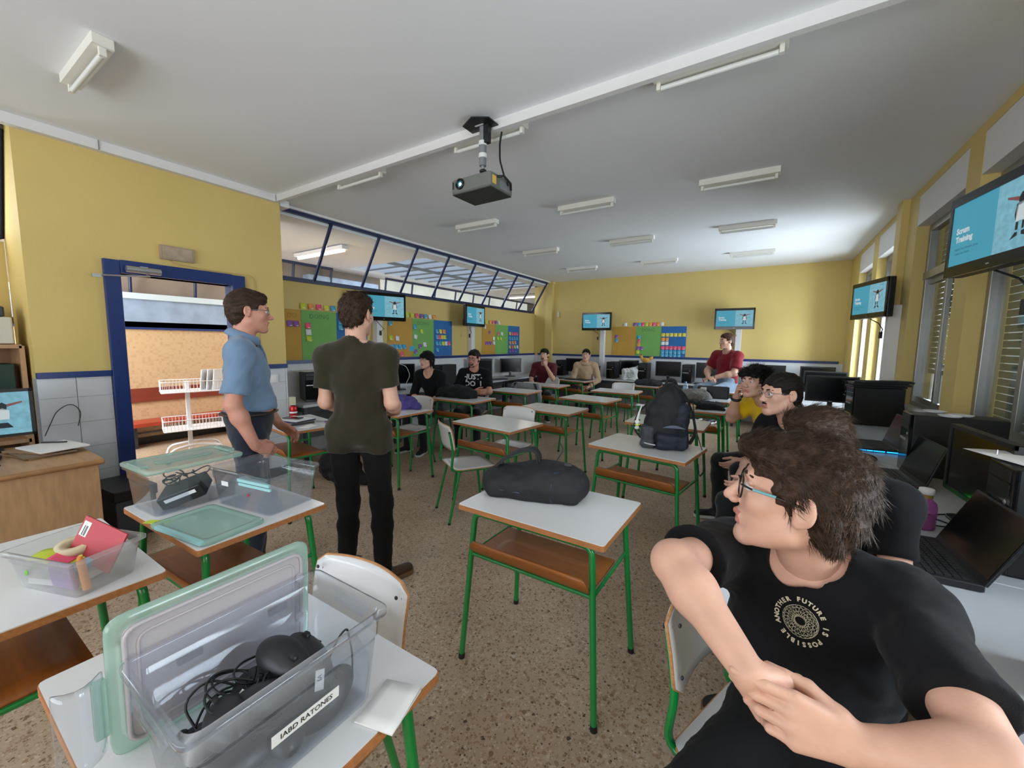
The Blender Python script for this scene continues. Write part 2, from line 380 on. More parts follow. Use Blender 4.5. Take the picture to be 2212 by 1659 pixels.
# ------------------------------------------------------------------ leaning glazing over the left wall
XT, ZT, XBm, ZB = -4.72, 2.965, -5.15, 2.262
def glazing(name, ys, label):
    g = thing(name, label, 'window', (0, 0, 0)); g['kind'] = 'structure'
    y0, y1 = ys[0], ys[-1]
    for n, x, z in (('rail', XT, ZT), ('rail', XBm, ZB)): obj('top_rail' if z > 2.5 else 'bottom_rail', MB().box((x, (y0+y1)/2, z), (0.05, y1-y0, 0.05)), NAVY, g)
    for y in ys: obj('mullion', MB().tube([(XT, y, ZT), (XBm, y, ZB)], 0.026, 4), NAVY, g)
    for a, b in zip(ys, ys[1:]):
        obj('pane', MB().add([(XT-0.004,a+0.02,ZT),(XT-0.004,b-0.02,ZT),(XBm-0.004,b-0.02,ZB),(XBm-0.004,a+0.02,ZB)], [(0,1,2,3)]), CLEAR, g)
    return g
ys = [2.44, 3.20, 3.94, 4.68, 5.42, 6.16, 6.90, 7.64, 8.36, 9.02]
glazing('window_1', ys, 'row of blue-framed leaning panes above the poster wall')
glazing('window_2', [-2.9, -2.2, -1.5, -0.75, 0.0, 0.60], 'blue-framed leaning panes at the far left edge')
obj('pane_glow_sheet', MB().box((-5.55, -1.2, 2.65), (0.02, 3.6, 1.0)), mat('pane_glow_sheet', 'f1f5f7', 0.5, emit=1.3), bpy.data.objects['window_2'])  # glowing sheet added behind the panes so that they look bright white
struct('trim_7', MB().box((-4.70, 5.8, 2.99), (0.07, 6.9, 0.03)), WHT)

# ------------------------------------------------------------------ corridor behind
TAN = mat('tan_mosaic', 'c39f74', 0.45, ns=14, na=0.12)
def mosaic():
    t = TAN.node_tree; p = t.nodes['Principled BSDF']; b = t.nodes.new('ShaderNodeTexBrick'); tc = t.nodes.new('ShaderNodeTexCoord'); mp = t.nodes.new('ShaderNodeMapping')
    mp.inputs['Rotation'].default_value = (math.pi/2, 0, math.pi/2)
    b.offset = 0; b.inputs['Scale'].default_value = 1.0; b.inputs['Brick Width'].default_value = 0.03; b.inputs['Row Height'].default_value = 0.03; b.inputs['Mortar Size'].default_value = 0.0012
    b.inputs['Color1'].default_value = lin('c4a887'); b.inputs['Color2'].default_value = lin('a98660'); b.inputs['Mortar'].default_value = lin('bfa582'); b.inputs['Bias'].default_value = -0.55
    sp = t.nodes.new('ShaderNodeSeparateXYZ'); cb = t.nodes.new('ShaderNodeCombineXYZ')
    t.links.new(tc.outputs['Object'], sp.inputs[0]); t.links.new(sp.outputs[1], cb.inputs[0]); t.links.new(sp.outputs[2], cb.inputs[1])
    t.links.new(cb.outputs[0], b.inputs['Vector']); t.links.new(b.outputs[0], p.inputs['Base Color'])
mosaic()
MARB = mat('blue_marbled_paint', '8fa4c2', 0.3, ns=5, na=0.16, detail=6)
cw = struct('wall_corridor', MB().box((-7.5, 7.0, 0.9), (0.2, 14.6, 1.64)), TAN)
mb = MB(); mb.box((-7.5, 7.0, 1.83), (0.2, 14.6, 0.40)); mb.box((-7.5, 5.3, 2.28), (0.21, 1.6, 0.9), 0); struct('marbled_band', mb, MARB, cw)
struct('blue_line', MB().box((-7.39, 7.0, 1.63), (0.03, 14.6, 0.03)), BLUE, cw)
struct('sill_band', MB().box((-7.47, 7.0, 2.07), (0.22, 14.6, 0.08)), mat('pale_blue', 'c5d7e4', 0.4), cw)
struct('skirting', MB().box((-7.4, 7.0, 0.05), (0.03, 14.6, 0.1)), BLK, cw)
struct('upper_wall', MB().box((-7.62, 7.0, 2.5), (0.05, 14.6, 0.9)), mat('brown_panels', '8e8177', 0.6, ns=1.2, na=0.15), cw)  # brown-grey wall panels, tone varying at random
struct('end_wall', MB().box((-6.1, 13.9, 1.5), (2.8, 0.1, 3.0)), mat('pale_wall', 'd8d5cc', 0.6), cw)
g = thing('window_3', 'blue slanted window frames on the far side of the corridor', 'window', (0,0,0)); g['kind'] = 'structure'
for y in (1.2, 1.95, 2.7, 3.45, 4.2, 4.95, 6.3, 7.1, 7.9, 8.7, 9.5, 10.3, 11.1, 11.9): obj('mullion', MB().tube([(-7.36, y, 2.9), (-7.5, y+0.02, 2.12)], 0.022, 4), NAVY, g)
for y0, y1 in ((0.4, 4.97), (6.28, 13)): obj('top_rail', MB().box((-7.36, (y0+y1)/2, 2.885), (0.04, y1-y0, 0.04)), NAVY, g)
obj('lit_pane', MB().box((-7.56, 9.6, 2.5), (0.02, 6.6, 0.78)), mat('backlit_pane', 'e9ecdf', 0.4, emit=0.9, ns=1.4, na=0.15), g)
bn = thing('bench', 'red wooden bench along the mosaic corridor wall', 'bench', (-7.2, 3.0, 0))
obj('seat', MB().box((0, 0, 0.33), (0.38, 5.6, 0.05), bev=0.01), RED, bn)
obj('backrest', MB().box((-0.185, 0, 0.70), (0.03, 5.6, 0.19), bev=0.008), mat('dark_red_paint', '7a3222', 0.4, ns=6, na=0.1), bn)
for y in (-2.4, -1.2, 0, 1.2, 2.4): obj('bracket', MB().box((-0.04, y, 0.155), (0.22, 0.05, 0.3)), DGREY, bn)
tag(obj('wall_pipe', MB().tube([(-7.38, 0.2, 0.16), (-7.38, 9, 0.16)], 0.012, 6), GREY), 'thin grey pipe low on the corridor wall', 'pipe')
TLIT = mat('lit_tube', 'fff3e2', 0.4, emit=9.0)
for i, (x, y, lb) in enumerate(((-6.0, 3.85, 'lit fluorescent fitting over the corridor, seen through the second pane from the left'), (-6.1, 10.4, 'lit fluorescent fitting at the far end of the corridor'))):
    t = thing('corridor_lamp', lb, 'lamp', (x, y, 2.885))
    obj('housing', MB().box((0,0,-0.02),(1.26,0.12,0.05),bev=0.006), WHT, t); obj('lamp_tube', MB().tube([(-0.6,0,-0.065),(0.6,0,-0.065)],0.018,10), TLIT, t)
    l = bpy.data.lights.new('tube_light', 'AREA'); l.shape = 'RECTANGLE'; l.size = 1.2; l.size_y = 0.04; l.energy = 35; l.color = (1, 0.96, 0.9); lo = bpy.data.objects.new('tube_light', l); COL.objects.link(lo); lo.parent = t; lo.location = (0, 0, -0.09)

# ------------------------------------------------------------------ right wall with recessed windows
XR = 1.12
opens = [('window_4', 7.41, 8.40), ('window_5', 6.25, 7.12), ('window_6', 4.31, 5.46), ('window_7', 2.98, 4.06), ('window_8', 0.5, 1.8)]
edges = [-3.1]
for n, a, b in sorted(opens, key=lambda q: q[1]): edges += [a, b]
edges.append(YB+0.02)
ZS, ZW = 0.92, 2.93
mb = MB()
for a, b in zip(edges[::2], edges[1::2]): mb.box((XR+0.11, (a+b)/2, 1.5), (0.22, b-a, 3.0))
for n, a, b in opens: mb.box((XR+0.11, (a+b)/2, ZS/2), (0.22, b-a, ZS)); mb.box((XR+0.11, (a+b)/2, (ZW+3.0)/2), (0.22, b-a, 3.0-ZW))
struct('wall_right', mb, YEL)
struct('pilaster', MB().box((XR-0.03, 5.87, 1.5), (0.06, 0.2, 3.0)), YEL, bpy.data.objects['wall_right'])
SLAT = mat('shutter_slat', '8d8a70', 0.5, ns=8, na=0.08)
slm = {}
for n, a, b in opens:
    y = (a+b)/2; wd = b-a; far = n in ('window_4', 'window_5')
    g = thing(n, 'recessed aluminium window in the right wall', 'window', (XR+0.12, y, 0)); g['kind'] = 'structure'
    obj('shutter_casing', MB().box((-0.06, 0, 2.79), (0.118, wd-0.004, 0.275), bev=0.003), WHT, g)
    fr = MB()
    for s in (-1, 1): fr.box((0, s*(wd/2-0.03), (2.65+ZS)/2), (0.06, 0.055, 2.65-ZS), bev=0.004)
    fr.box((0,0,ZS+0.03), (0.058,wd,0.06)); fr.box((0,0,2.62), (0.058,wd,0.06)); fr.box((-0.004,0,2.18), (0.07,wd,0.07), bev=0.004)
    obj('frame', fr, ALU, g)
    for s, x in ((-1, 0.0), (1, 0.02)):
        sh = MB()
        for q in (-1, 1): sh.box((x-0.012, s*wd/4+q*(wd/4-0.03), (2.15+ZS+0.06)/2), (0.03, 0.05, 2.15-ZS-0.06), bev=0.003)
        sh.box((x-0.012, s*wd/4, ZS+0.085), (0.028, wd/2-0.02, 0.05)); sh.box((x-0.012, s*wd/4, 2.12), (0.028, wd/2-0.02, 0.05))
        f = obj('sash', sh, ALU, g); obj('pane', MB().box((x-0.01, s*wd/4, 1.55), (0.006, wd/2-0.06, 1.1)), CLEAR, f)
    obj('upper_pane', MB().box((0.0, 0, 2.4), (0.006, wd-0.1, 0.40)), CLEAR, g)
    zb = {'window_4': 2.3, 'window_5': 2.3, 'window_6': 1.27, 'window_7': 0.98, 'window_8': 1.9}[n]
    k = round(wd, 2)
    if k not in slm: slm[k] = MB().box((0,0,0), (0.012, wd-0.06, 0.043), bev=0.003).mesh('slat', SLAT)
    z = 2.63
    while z > zb: link('slat', slm[k], g, (0.075, 0, z)); z -= 0.050
    obj('sill', MB().box((-0.05, 0, ZS+0.012), (0.15, wd-0.004, 0.024)), mat('sill_stone','b9b3a6',0.5,ns=20,na=0.1), g)
rw = struct('wall_front', MB().box((-1.8, -3.15, 0.5), (6.6, 0.1, 1.0)).box((-1.8, -3.15, 2.8), (6.6, 0.1, 0.4)), YEL)

# ------------------------------------------------------------------ white posts carrying the screens
for i, (x, y) in enumerate(((-5.1, 4.18), (-5.1, 6.5), (-3.29, 9.13), (-0.525, 9.13), (1.07, 5.72))):
    struct('trim_%d' % (8+i), MB().box((x, y, 0.97), (0.1, 0.11, 1.93), bev=0.004), WHT)
# ------------------------------------------------------------------ ceiling lamps (batten, bare tube, two holders)
LAMPM = mat('batten_enamel', 'e4e2da', 0.4, ns=4, na=0.03)
def lamp_proto(label, x, y):
    t = thing('ceiling_lamp', label, 'lamp', (x, y, 3.0), 0, 'battens on the ceiling')
    obj('batten', MB().box((0,0,-0.025), (0.63,0.085,0.05), bev=0.004), LAMPM, t)
    obj('tube', MB().tube([(-0.275,0,-0.078),(0.275,0,-0.078)], 0.0135, 10), TUBE, t)
    for s in (-1,1): obj('tube_holder', MB().box((s*0.288,0,-0.066), (0.022,0.03,0.045), bev=0.003), LAMPM, t)
    return t
rows = {0.74: 'front of the beam', 2.475: 'beside the beam', 4.22: 'first row beyond the beam', 5.92: 'second row beyond the beam', 7.63: 'back row'}
cols = {-3.23: 'left column', -1.76: 'middle column', -0.33: 'right column by the windows'}
lp = None
for y, rn in rows.items():
    for x, cn in cols.items():
        if y == 0.74 and x > -3: continue
        if y == 2.475 and x == -1.76: x = -1.80
        lb = 'white bare-tube batten, %s, %s' % (cn, rn)
        if lp is None: lp = lamp_proto(lb, x, y)
        else: dup(lp, (x, y, 3.0 if not (y == 2.475) else 2.999), None, lb)
# ------------------------------------------------------------------ school desk (green tube, white top, book shelf of bent ply)
def make_desk(label):
    t = thing('school_desk', label, 'desk', (0,0,0), 0, 'green-legged school desks')
    top = MB().prism(rrect(0.70,0.50,0.012,2), 0.736, 0.757, m=1).prism(rrect(0.696,0.496,0.012,2), 0.757, 0.7602, m=0)
    obj('desktop', top, [LAMI, BEECH], t)
    for sy in (-1, 1):
        obj('top_rail', MB().tube([(-0.2,sy*0.2,0.717),(0.2,sy*0.2,0.717)], 0.0135, 8), GREEN, t)
        for sx in (-1, 1):
            mb = MB().tube([(sx*0.2,sy*0.2,0.717),(sx*0.285,sy*0.2,0.717),(sx*0.332,sy*0.242,0.02)], 0.0135, 8, rad=0.06, seg=4)
            mb.tube([(sx*0.3315,sy*0.2415,0.024),(sx*0.333,sy*0.243,0.0)], 0.0152, 8, m=1); obj('leg', mb, [GREEN, BLK], t)
    for sx in (-1, 1): obj('side_rail', MB().tube([(sx*0.298,-0.213,0.522),(sx*0.298,0.213,0.522)], 0.009, 6), GREEN, t)
    obj('shelf_rail', MB().tube([(-0.297,-0.213,0.522),(0.297,-0.213,0.522)], 0.009, 6), GREEN, t)
    pr = [(-0.242,0.603),(-0.232,0.572),(-0.214,0.545),(-0.185,0.534),(0.085,0.534)]
    def fn(u, v):
        k = v*(len(pr)-1); i = min(int(k), len(pr)-2); a = k-i
        y = pr[i][0]*(1-a)+pr[i+1][0]*a; z = pr[i][1]*(1-a)+pr[i+1][1]*a
        w = 0.285 - (0.02*(1-min(1, v*3))**2)
        return ((u*2-1)*w, y, z)
    obj('book_shelf', MB().grid(fn, 6, 8, thick=0.012), WOODO, t)
    return t
desks = [
 (-0.81,1.63,-0.01,'white-topped school desk carrying the black sling bag, in front of the camera'),
 (-0.71,2.98,-0.14,'school desk under the tall black and navy backpack'),
 (-2.09,3.06,-0.11,'empty school desk with a white chair turned beside its left end'),
 (-2.06,4.11,-0.04,'empty school desk directly behind the white chair back in the middle aisle'),
 (-3.37,4.14,0.0,'school desk with a black jacket heaped on its left half'),
 (-3.30,5.31,0.02,'empty school desk in front of the grey striped jacket'),
 (-3.30,6.36,0.0,'small-looking school desk with a white chair back behind, near the burgundy shirt'),
 (-3.28,7.62,-0.18,'school desk with dark folders in front of the hoodie wearer'),
 (-2.02,5.19,-0.12,'empty school desk in the middle column, second behind the turned chair'),
 (-2.00,6.27,0.03,'school desk in the middle column with a white chair back standing behind it'),
 (-1.95,7.46,0.02,'rearmost middle desk with a dark jacket lying on it'),
 (-0.78,4.06,-0.01,'school desk half hidden behind the tall backpack'),
 (-0.71,5.16,0.0,'school desk covered by dark and printed jackets, right column'),
 (-0.74,6.13,-0.02,'school desk with grey sweater and black case, right column'),
 (-0.66,7.33,0.0,'school desk on which the man in dark red sits'),
 (-3.52,2.00,-0.13,'school desk with phone, notebooks and red can beside the tiled wall'),
 (-3.40,2.98,0.0,'school desk with the purple jacket on it'),
 (-2.00,0.79,0.03,'school desk carrying the two clear storage boxes'),
 (-1.93,0.20,0.0,'school desk at the left edge carrying the frosted box of stationery'),
 (-0.93,0.38,0.0,'nearest school desk, carrying the clear box of computer mice'),
]
dk = make_desk(desks[0][3])
for i, (x, y, r, lb) in enumerate(desks):
    if i == 0: dk.location = (x, y, 0); dk.rotation_euler = (0,0,r)
    else: dup(dk, (x, y, 0), r, lb)

# ------------------------------------------------------------------ school chair
def make_chair(label):
    t = thing('school_chair', label, 'chair', (0,0,0), 0, 'white and green school chairs')
    def seat(u, v):
        x = (u*2-1); y = (v*2-1); c = 0.03*max(0, (abs(y)-0.7)/0.3)**2
        return (x*(0.19-c), 0.005+y*0.19, 0.452-0.012*(1-x*x)*(1-y*y)+0.01*max(0,-y-0.6)-0.02*max(0,y-0.8))
    obj('seat', MB().grid(seat, 10, 10, thick=0.010), [LAMI], t)
    def back(u, v):
        x = (u*2-1); y = (v*2-1); c = 0.035*max(0, (abs(y)-0.68)/0.32)**2
        return (x*(0.192-c), -0.212+0.026*x*x-0.02*y-0.004*y*y, 0.715+y*0.105*(1-0.06*x*x*(1 if y > 0 else -1)))
    b = MB().grid(lambda u, v: back(1-u, v), 12, 8, thick=0.010)
    o = obj('backrest', b, [LAMI, PLYED], t)
    # the plywood edge shows brown
    rim = [back(u/12, 1) for u in range(13)] + [back(1, v/8) for v in range(7, -1, -1)] + [back(u/12, 0) for u in range(11, -1, -1)] + [back(0, v/8) for v in range(1, 8)]
    obj('edge_band', MB().tube([(x, y-0.005, z) for x, y, z in rim], 0.0054, 5, closed=True), PLYED, o)
    rs = [seat(u/10, 1) for u in range(11)] + [seat(1, v/10) for v in range(9, -1, -1)] + [seat(u/10, 0) for u in range(9, -1, -1)] + [seat(0, v/10) for v in range(1, 10)]
    obj('edge_band', MB().tube([(x, y, z-0.005) for x, y, z in rs], 0.0052, 5, closed=True), PLYED, bpy.data.objects[t.children[0].name])
    for sx in (-1, 1):
        for zz in (0.65, 0.785):
            obj('screw', MB().ell((sx*0.165, -0.186 if zz > 0.7 else -0.172, zz), (0.006,0.004,0.006), n=8, k=5), DGREY, o)
        obj('upright', MB().tube([(sx*0.168,-0.215,0.765),(sx*0.168,-0.185,0.60),(sx*0.168,-0.205,0.44),(sx*0.168,0.10,0.432)], 0.0115, 8, rad=0.05, seg=4, m=0).tube([(sx*0.168,-0.217,0.772),(sx*0.168,-0.2155,0.764)], 0.0125, 8, m=1), [GREEN, BLK], t)
        obj('leg', MB().tube([(sx*0.168,0.10,0.432),(sx*0.168,0.15,0.432),(sx*0.19,0.20,0.0)], 0.0115, 8, rad=0.04).tube([(sx*0.189,0.1985,0.015),(sx*0.19,0.20,0)], 0.013, 8, m=1), [GREEN, BLK], t)
        obj('leg', MB().tube([(sx*0.168,-0.13,0.432),(sx*0.19,-0.23,0.0)], 0.0115, 8).tube([(sx*0.189,-0.2265,0.015),(sx*0.19,-0.23,0)], 0.013, 8, m=1), [GREEN, BLK], t)
    for y in (-0.12, 0.12): obj('cross_bar', MB().tube([(-0.168,y,0.428),(0.168,y,0.428)], 0.009, 6), GREEN, t)
    return t
P_ = math.pi
chairs = [
 (-2.17,2.72,-0.55,'white school chair turned sideways at the left end of an empty desk'),
 (-2.20,3.43,P_+0.03,'white school chair with two screw holes, behind the middle-aisle desk'),
 (-3.62,6.95,P_-0.05,'white school chair behind the third desk from the front, near the burgundy shirt'),
 (-2.10,6.80,P_+0.1,'white school chair behind the second-last desk of the middle column'),
 (-0.985,0.53,P_+0.08,'nearest white school chair with curved ply edge, beside the box of mice'),
 (-4.05,4.32,-2.75,'white school chair whose back shows beside the seated woman'),
 (-3.62,3.42,P_+0.05,'white school chair pushed under the desk with the purple jacket'),
 (-3.72,4.78,P_+0.3,'school chair under the man in the lettered black shirt'),
 (-3.72,7.22,P_+0.35,'school chair under the burgundy-shirted person'),
 (-3.28,8.14,P_+0.3,'school chair under the hoodie wearer'),
 (0.03,3.97,1.2,'school chair under the person in yellow'),
 (0.17,2.95,1.3,'school chair under the man with rimless glasses'),
 (0.20,1.93,1.35,'school chair under the person hidden behind the foreground man'),
 (0.085,1.14,-1.92,'school chair whose backrest carries the foreground man\'s arm'),
]
ch = make_chair(chairs[0][3])
for i, (x, y, r, lb) in enumerate(chairs):
    if i == 0: ch.location = (x, y, 0); ch.rotation_euler = (0,0,r)
    else: dup(ch, (x, y, 0), r, lb)

# ------------------------------------------------------------------ worktops with grey steel legs along three walls
TOPM = mat('worktop', 'b9bcc0', 0.35, ns=5, na=0.04)
def worktop(label, x0, x1, y0, y1):
    cx, cy, w, d = (x0+x1)/2, (y0+y1)/2, x1-x0, y1-y0
    t = thing('computer_table', label, 'table', (cx, cy, 0), 0, 'computer tables along the walls')
    obj('tabletop', MB().box((0,0,0.725), (w-0.004,d-0.004,0.03), bev=0.004), TOPM, t)
    for sx in (-1,1):
        for sy in (-1,1): obj('leg', MB().box((sx*(w/2-0.05), sy*(d/2-0.05), 0.355), (0.045,0.045,0.71), bev=0.004), DGREY, t)
    obj('apron', MB().box((0,0,0.675), (w-0.1,d-0.1,0.06)), DGREY, t)
    lo = w > d
    obj('modesty_panel', MB().box((0, d/2-0.02, 0.42), (w-0.16, 0.016, 0.44)) if lo else MB().box(((-w/2+0.02) if x0 < -3 else (w/2-0.02), 0, 0.42), (0.016, d-0.16, 0.44)), GREY, t)
    return t
for i, (a, b) in enumerate(((2.62,4.05),(4.05,5.5),(5.5,6.95),(6.95,8.4))): worktop('grey-topped table against the poster wall, %s from the door end' % ('first','second','third','fourth')[i], -5.13, -4.52, a, b)
for i, (a, b) in enumerate(((-5.13,-3.55),(-3.55,-2.0),(-2.0,-0.45),(-0.45,1.06))): worktop('grey-topped table against the end wall, %s from the left corner' % ('first','second','third','fourth')[i], a, b, 8.42, 9.09)
for i, (a, b) in enumerate(((0.3,1.9),(1.9,3.5),(3.5,5.1),(5.1,6.7),(6.7,8.38))): worktop('grey-topped table under the windows, %s from the camera' % ('first','second','third','fourth','fifth')[i], 0.42, 1.015, a, b)

# ------------------------------------------------------------------ wall screens
CYAN = mat('slide_cyan', '4fb9d6', emit=0.62); CYAN2 = mat('slide_sky', '8fd3e8', emit=0.62, ns=30, na=0.16); SLW = mat('slide_white', 'eefaff', emit=0.62); SLD = mat('slide_dark', '10202a', 0.4); SLP = mat('slide_skin', '9a5a58', emit=0.6); SLT = mat('slide_text', '1d5a70', 0.4)
def slide(par, w, h, y):
    """the slide: flat cyan left, paler picture right with a small arm-spreading figure"""
    M = lambda x, z, d=0.0: Matrix.Translation((x, y-d, z)) @ Matrix.Rotation(math.pi/2, 4, 'X')
    obj('picture', MB().box((w*0.26, y-0.0004, 0), (w*0.47, 0.0006, h*0.995)), CYAN2, par)
    tx = MB(); put_text(tx, 'Scrum', h*0.13, M(-w*0.43, h*0.06, 0.0006), 0, 'LEFT', 0.002); put_text(tx, 'Training', h*0.13, M(-w*0.43, -h*0.08, 0.0006), 0, 'LEFT', 0.002); obj('slide_title', tx, SLW, par)
    tx = MB(); put_text(tx, 'Madrid, los Arroyos, Jerez', h*0.055, M(-w*0.43, -h*0.24, 0.0006), 0, 'LEFT'); put_text(tx, 'Cadiz y las Dunas', h*0.055, M(-w*0.43, -h*0.31, 0.0006), 0, 'LEFT'); put_text(tx, 'Sprint Agile', h*0.05, M(w*0.30, h*0.42, 0.0012), 0, 'LEFT'); obj('slide_lines', tx, SLT, par)
    f = MB(); q = w*0.27
    def poly(pts, m): f.add([(q+a*h, y-0.0014, b*h) for a, b in pts], [tuple(range(len(pts)))], m)
    poly([(-0.06,0.10),(0.06,0.10),(0.075,0.20),(0.03,0.27),(-0.03,0.27),(-0.075,0.20)], 0)
    poly([(-0.07,0.16),(-0.30,0.24),(-0.30,0.27),(-0.06,0.22)], 1); poly([(0.06,0.22),(0.30,0.27),(0.30,0.24),(0.07,0.16)], 1)
    poly([(-0.09,-0.12),(0.09,-0.12),(0.10,0.08),(0.06,0.14),(-0.06,0.14),(-0.10,0.08)], 2)
    poly([(-0.12,-0.02),(-0.09,-0.12),(-0.06,0.14),(-0.10,0.12)], 0); poly([(0.12,-0.02),(0.10,0.12),(0.06,0.14),(0.09,-0.12)], 0)
    poly([(-0.08,-0.24),(-0.03,-0.24),(-0.03,-0.13),(-0.08,-0.13)], 0); poly([(0.04,-0.24),(0.08,-0.24),(0.08,-0.13),(0.04,-0.13)], 0)
    poly([(-0.17,-0.36),(-0.03,-0.32),(-0.03,-0.27),(-0.08,-0.27)], 0); poly([(0.04,-0.27),(0.04,-0.32),(0.15,-0.35),(0.09,-0.26)], 0)
    obj('slide_figure', f, [SLD, SLP, SLW], par)
def make_tv(label, loc, rz, w=0.68, h=0.40):
    t = thing('television', label, 'screen', loc, rz, 'wall-mounted screens')
    obj('casing', MB().box((0,0.035,0), (w,0.06,h), bev=0.012), BLK, t)
    b = MB(); by = 0.0
    for s in (-1,1): b.box((s*(w/2-0.014),by,0),(0.028,0.012,h),bev=0.003); 
    b.box((0,by,h/2-0.022),(w,0.012,0.044),bev=0.003); b.box((0,by,-h/2+0.027),(w,0.012,0.054),bev=0.003)
    obj('bezel', b, BLKG, t)
    sw, sh = w-0.056, h-0.098
    s = obj('screen', MB().box((0,0.0,0), (sw,0.003,sh)), CYAN, t, (0,-0.001,0.005)); slide(s, sw, sh, -0.002)
    obj('logo', MB().box((0,-0.0065,-h/2+0.022), (0.02,0.001,0.006)), SILV, t)
    return t
def arm(t, pts): obj('bracket', MB().tube(pts, 0.02, 6).box(pts[0], (0.10,0.02,0.10)).box(pts[-1], (0.05,0.05,0.12)), BLK, t)
t1 = make_tv('screen above the olive-shirted man\'s shoulder on the poster wall', (-4.80,4.05,1.995), math.pi/2-0.33); arm(t1, [(0,0.065,-0.02),(0.05,0.16,-0.1),(0.02,0.27,-0.12)])
obj('cable', MB().tube([(-0.1,0.06,-0.19),(-0.02,0.12,-0.25),(0.05,0.13,-0.32),(0.0,0.14,-0.36)],0.005,5).box((0.0,0.14,-0.38),(0.03,0.02,0.07)), BLK, t1)
def tvcopy(label, loc, rz): return dup(t1, loc, rz, label)
tvcopy('screen near the end of the leaning glazing, seen at a sharp angle', (-4.82,6.28,2.0), math.pi/2+0.10)
tvcopy('left screen on the yellow end wall, beside the sheet boards', (-3.36,8.86,2.0), 0.03)
tvcopy('right screen on the end wall above the seated man in red', (-0.60,8.86,2.005), 0.0)
tvcopy('screen on the white post between the far windows', (0.875,5.83,2.01), -1.29)
t0 = tvcopy('large-looking screen cut off by the right edge of the view', (0.83,2.79,2.07), -1.40)

# ------------------------------------------------------------------ sheets of card with sticky notes
SC_Y = mat('ochre_card', 'c1953f', 0.7, ns=4, na=0.06); SC_G = mat('green_card', '74ad5c', 0.7, ns=4, na=0.05); SC_B = mat('blue_card', '2a6aab', 0.7, ns=4, na=0.06); INK = mat('marker_ink', '4d7548', 0.6); INKY = mat('faded_ink', 'a87a2b', 0.7)
NC = {k: mat('note_'+n, c, 0.6) for k, n, c in (('c','cyan','48a6cf'),('l','lime','c7d63c'),('p','pink','ee5a7c'),('u','purple','8d58a8'),('w','white','e4e6ea'),('o','orange','ec9a4c'),('y','yellow','dccf52'))}
NN = {'c':'cyan','l':'lime','p':'pink','u':'purple','w':'white','o':'orange','y':'yellow'}
SZ0, SZ1 = 1.238, 1.885
ORD = ['first','second','third','fourth','fifth','sixth','seventh','eighth','ninth','tenth']
def board(wall, where, starts, sheets, above=()):
    """wall 'L' runs along Y at X=-5.14, wall 'B' along X at Y=9.19; starts = left edge of each sheet along the wall"""
    def frame(s, z, off): return ((-5.148+off, s, z), math.pi/2) if wall == 'L' else ((s, YB-0.002-off, z), 0.0)
    for (m, cn, txt, notes), (s0, s1) in zip(sheets, starts):
        wd, hh = s1-s0, SZ1-SZ0
        loc, rz = frame((s0+s1)/2, (SZ0+SZ1)/2, 0.004)
        o = obj('poster_sheet', MB().box((0,0,0), (wd-0.003,0.003,hh)), m, None, loc, rz); tag(o, '%s card sheet of the %s' % (cn, where), 'poster')
        if txt:
            tx = MB(); put_text(tx, txt, 0.085, Matrix.Translation((0,-0.0022,hh*0.38)) @ Matrix.Rotation(math.pi/2,4,'X')); obj('lettering', tx, INKY if cn == 'ochre' else INK, o)
        vs = sorted({round(n[2],2) for n in notes}); rws = []
        for v in vs:
            if not rws or v-rws[-1] > 0.045: rws.append(v)
        for (k, u, v, tilt) in notes:
            r = min(range(len(rws)), key=lambda i: abs(rws[i]-v)); same = sorted(n[1] for n in notes if min(range(len(rws)), key=lambda i: abs(rws[i]-n[2])) == r)
            note(frame, s0+u*wd, SZ1-v*hh, k, tilt, '%s sticky note, %s row, %s from left, %s sheet, %s' % (NN[k], ORD[r], ORD[same.index(u)], cn, where), 'notes on the %s' % where)
    for i, (k, s) in enumerate(above): note(frame, s, 1.935, k, random.uniform(-0.1,0.1), '%s sticky note, %s from left in the row above the %s' % (NN[k], ORD[i], where), 'notes on the %s' % where)
_nm = {}
def note(frame, s, z, k, tilt, label, grp):
    if k not in _nm:
        def fn(u, v): return ((u-0.5)*0.075, -0.012*(1-v)**2-0.001, (v-0.5)*0.075)
        mb = MB().grid(fn, 3, 4, thick=-0.0006); mb.box((0.012,-0.011,-0.026),(0.03,0.0008,0.012), 1); _nm[k] = mb.mesh('sticky_note', [NC[k], PAPER])
    loc, rz = frame(s, z, 0.008); o = link('sticky_note', _nm[k], None, loc); o.rotation_euler = (0, tilt, rz) if rz == 0 else (tilt*0, tilt, rz)
    tag(o, label, 'note', grp)
row = lambda ks, u0, v, du, t=0.0: [(k, u0+i*du, v, t+random.uniform(-0.06,0.06)) for i, k in enumerate(ks)]
board('L', 'door board', ((2.62,3.0),(3.0,3.51),(3.51,4.02)), (
 (SC_Y,'ochre','TO DO', row('uu',0.60,0.28,0.22)),
 (SC_G,'green','DOING', [('p',0.17,0.31,0.02),('w',0.18,0.44,0.0),('l',0.19,0.57,0.0)]),
 (SC_B,'blue','', [('c',0.12,0.2,0),('c',0.12,0.32,0),('c',0.9,0.55,0)])), [('l',3.03),('o',3.14),('p',3.25),('y',3.36),('c',3.46),('u',3.57)])
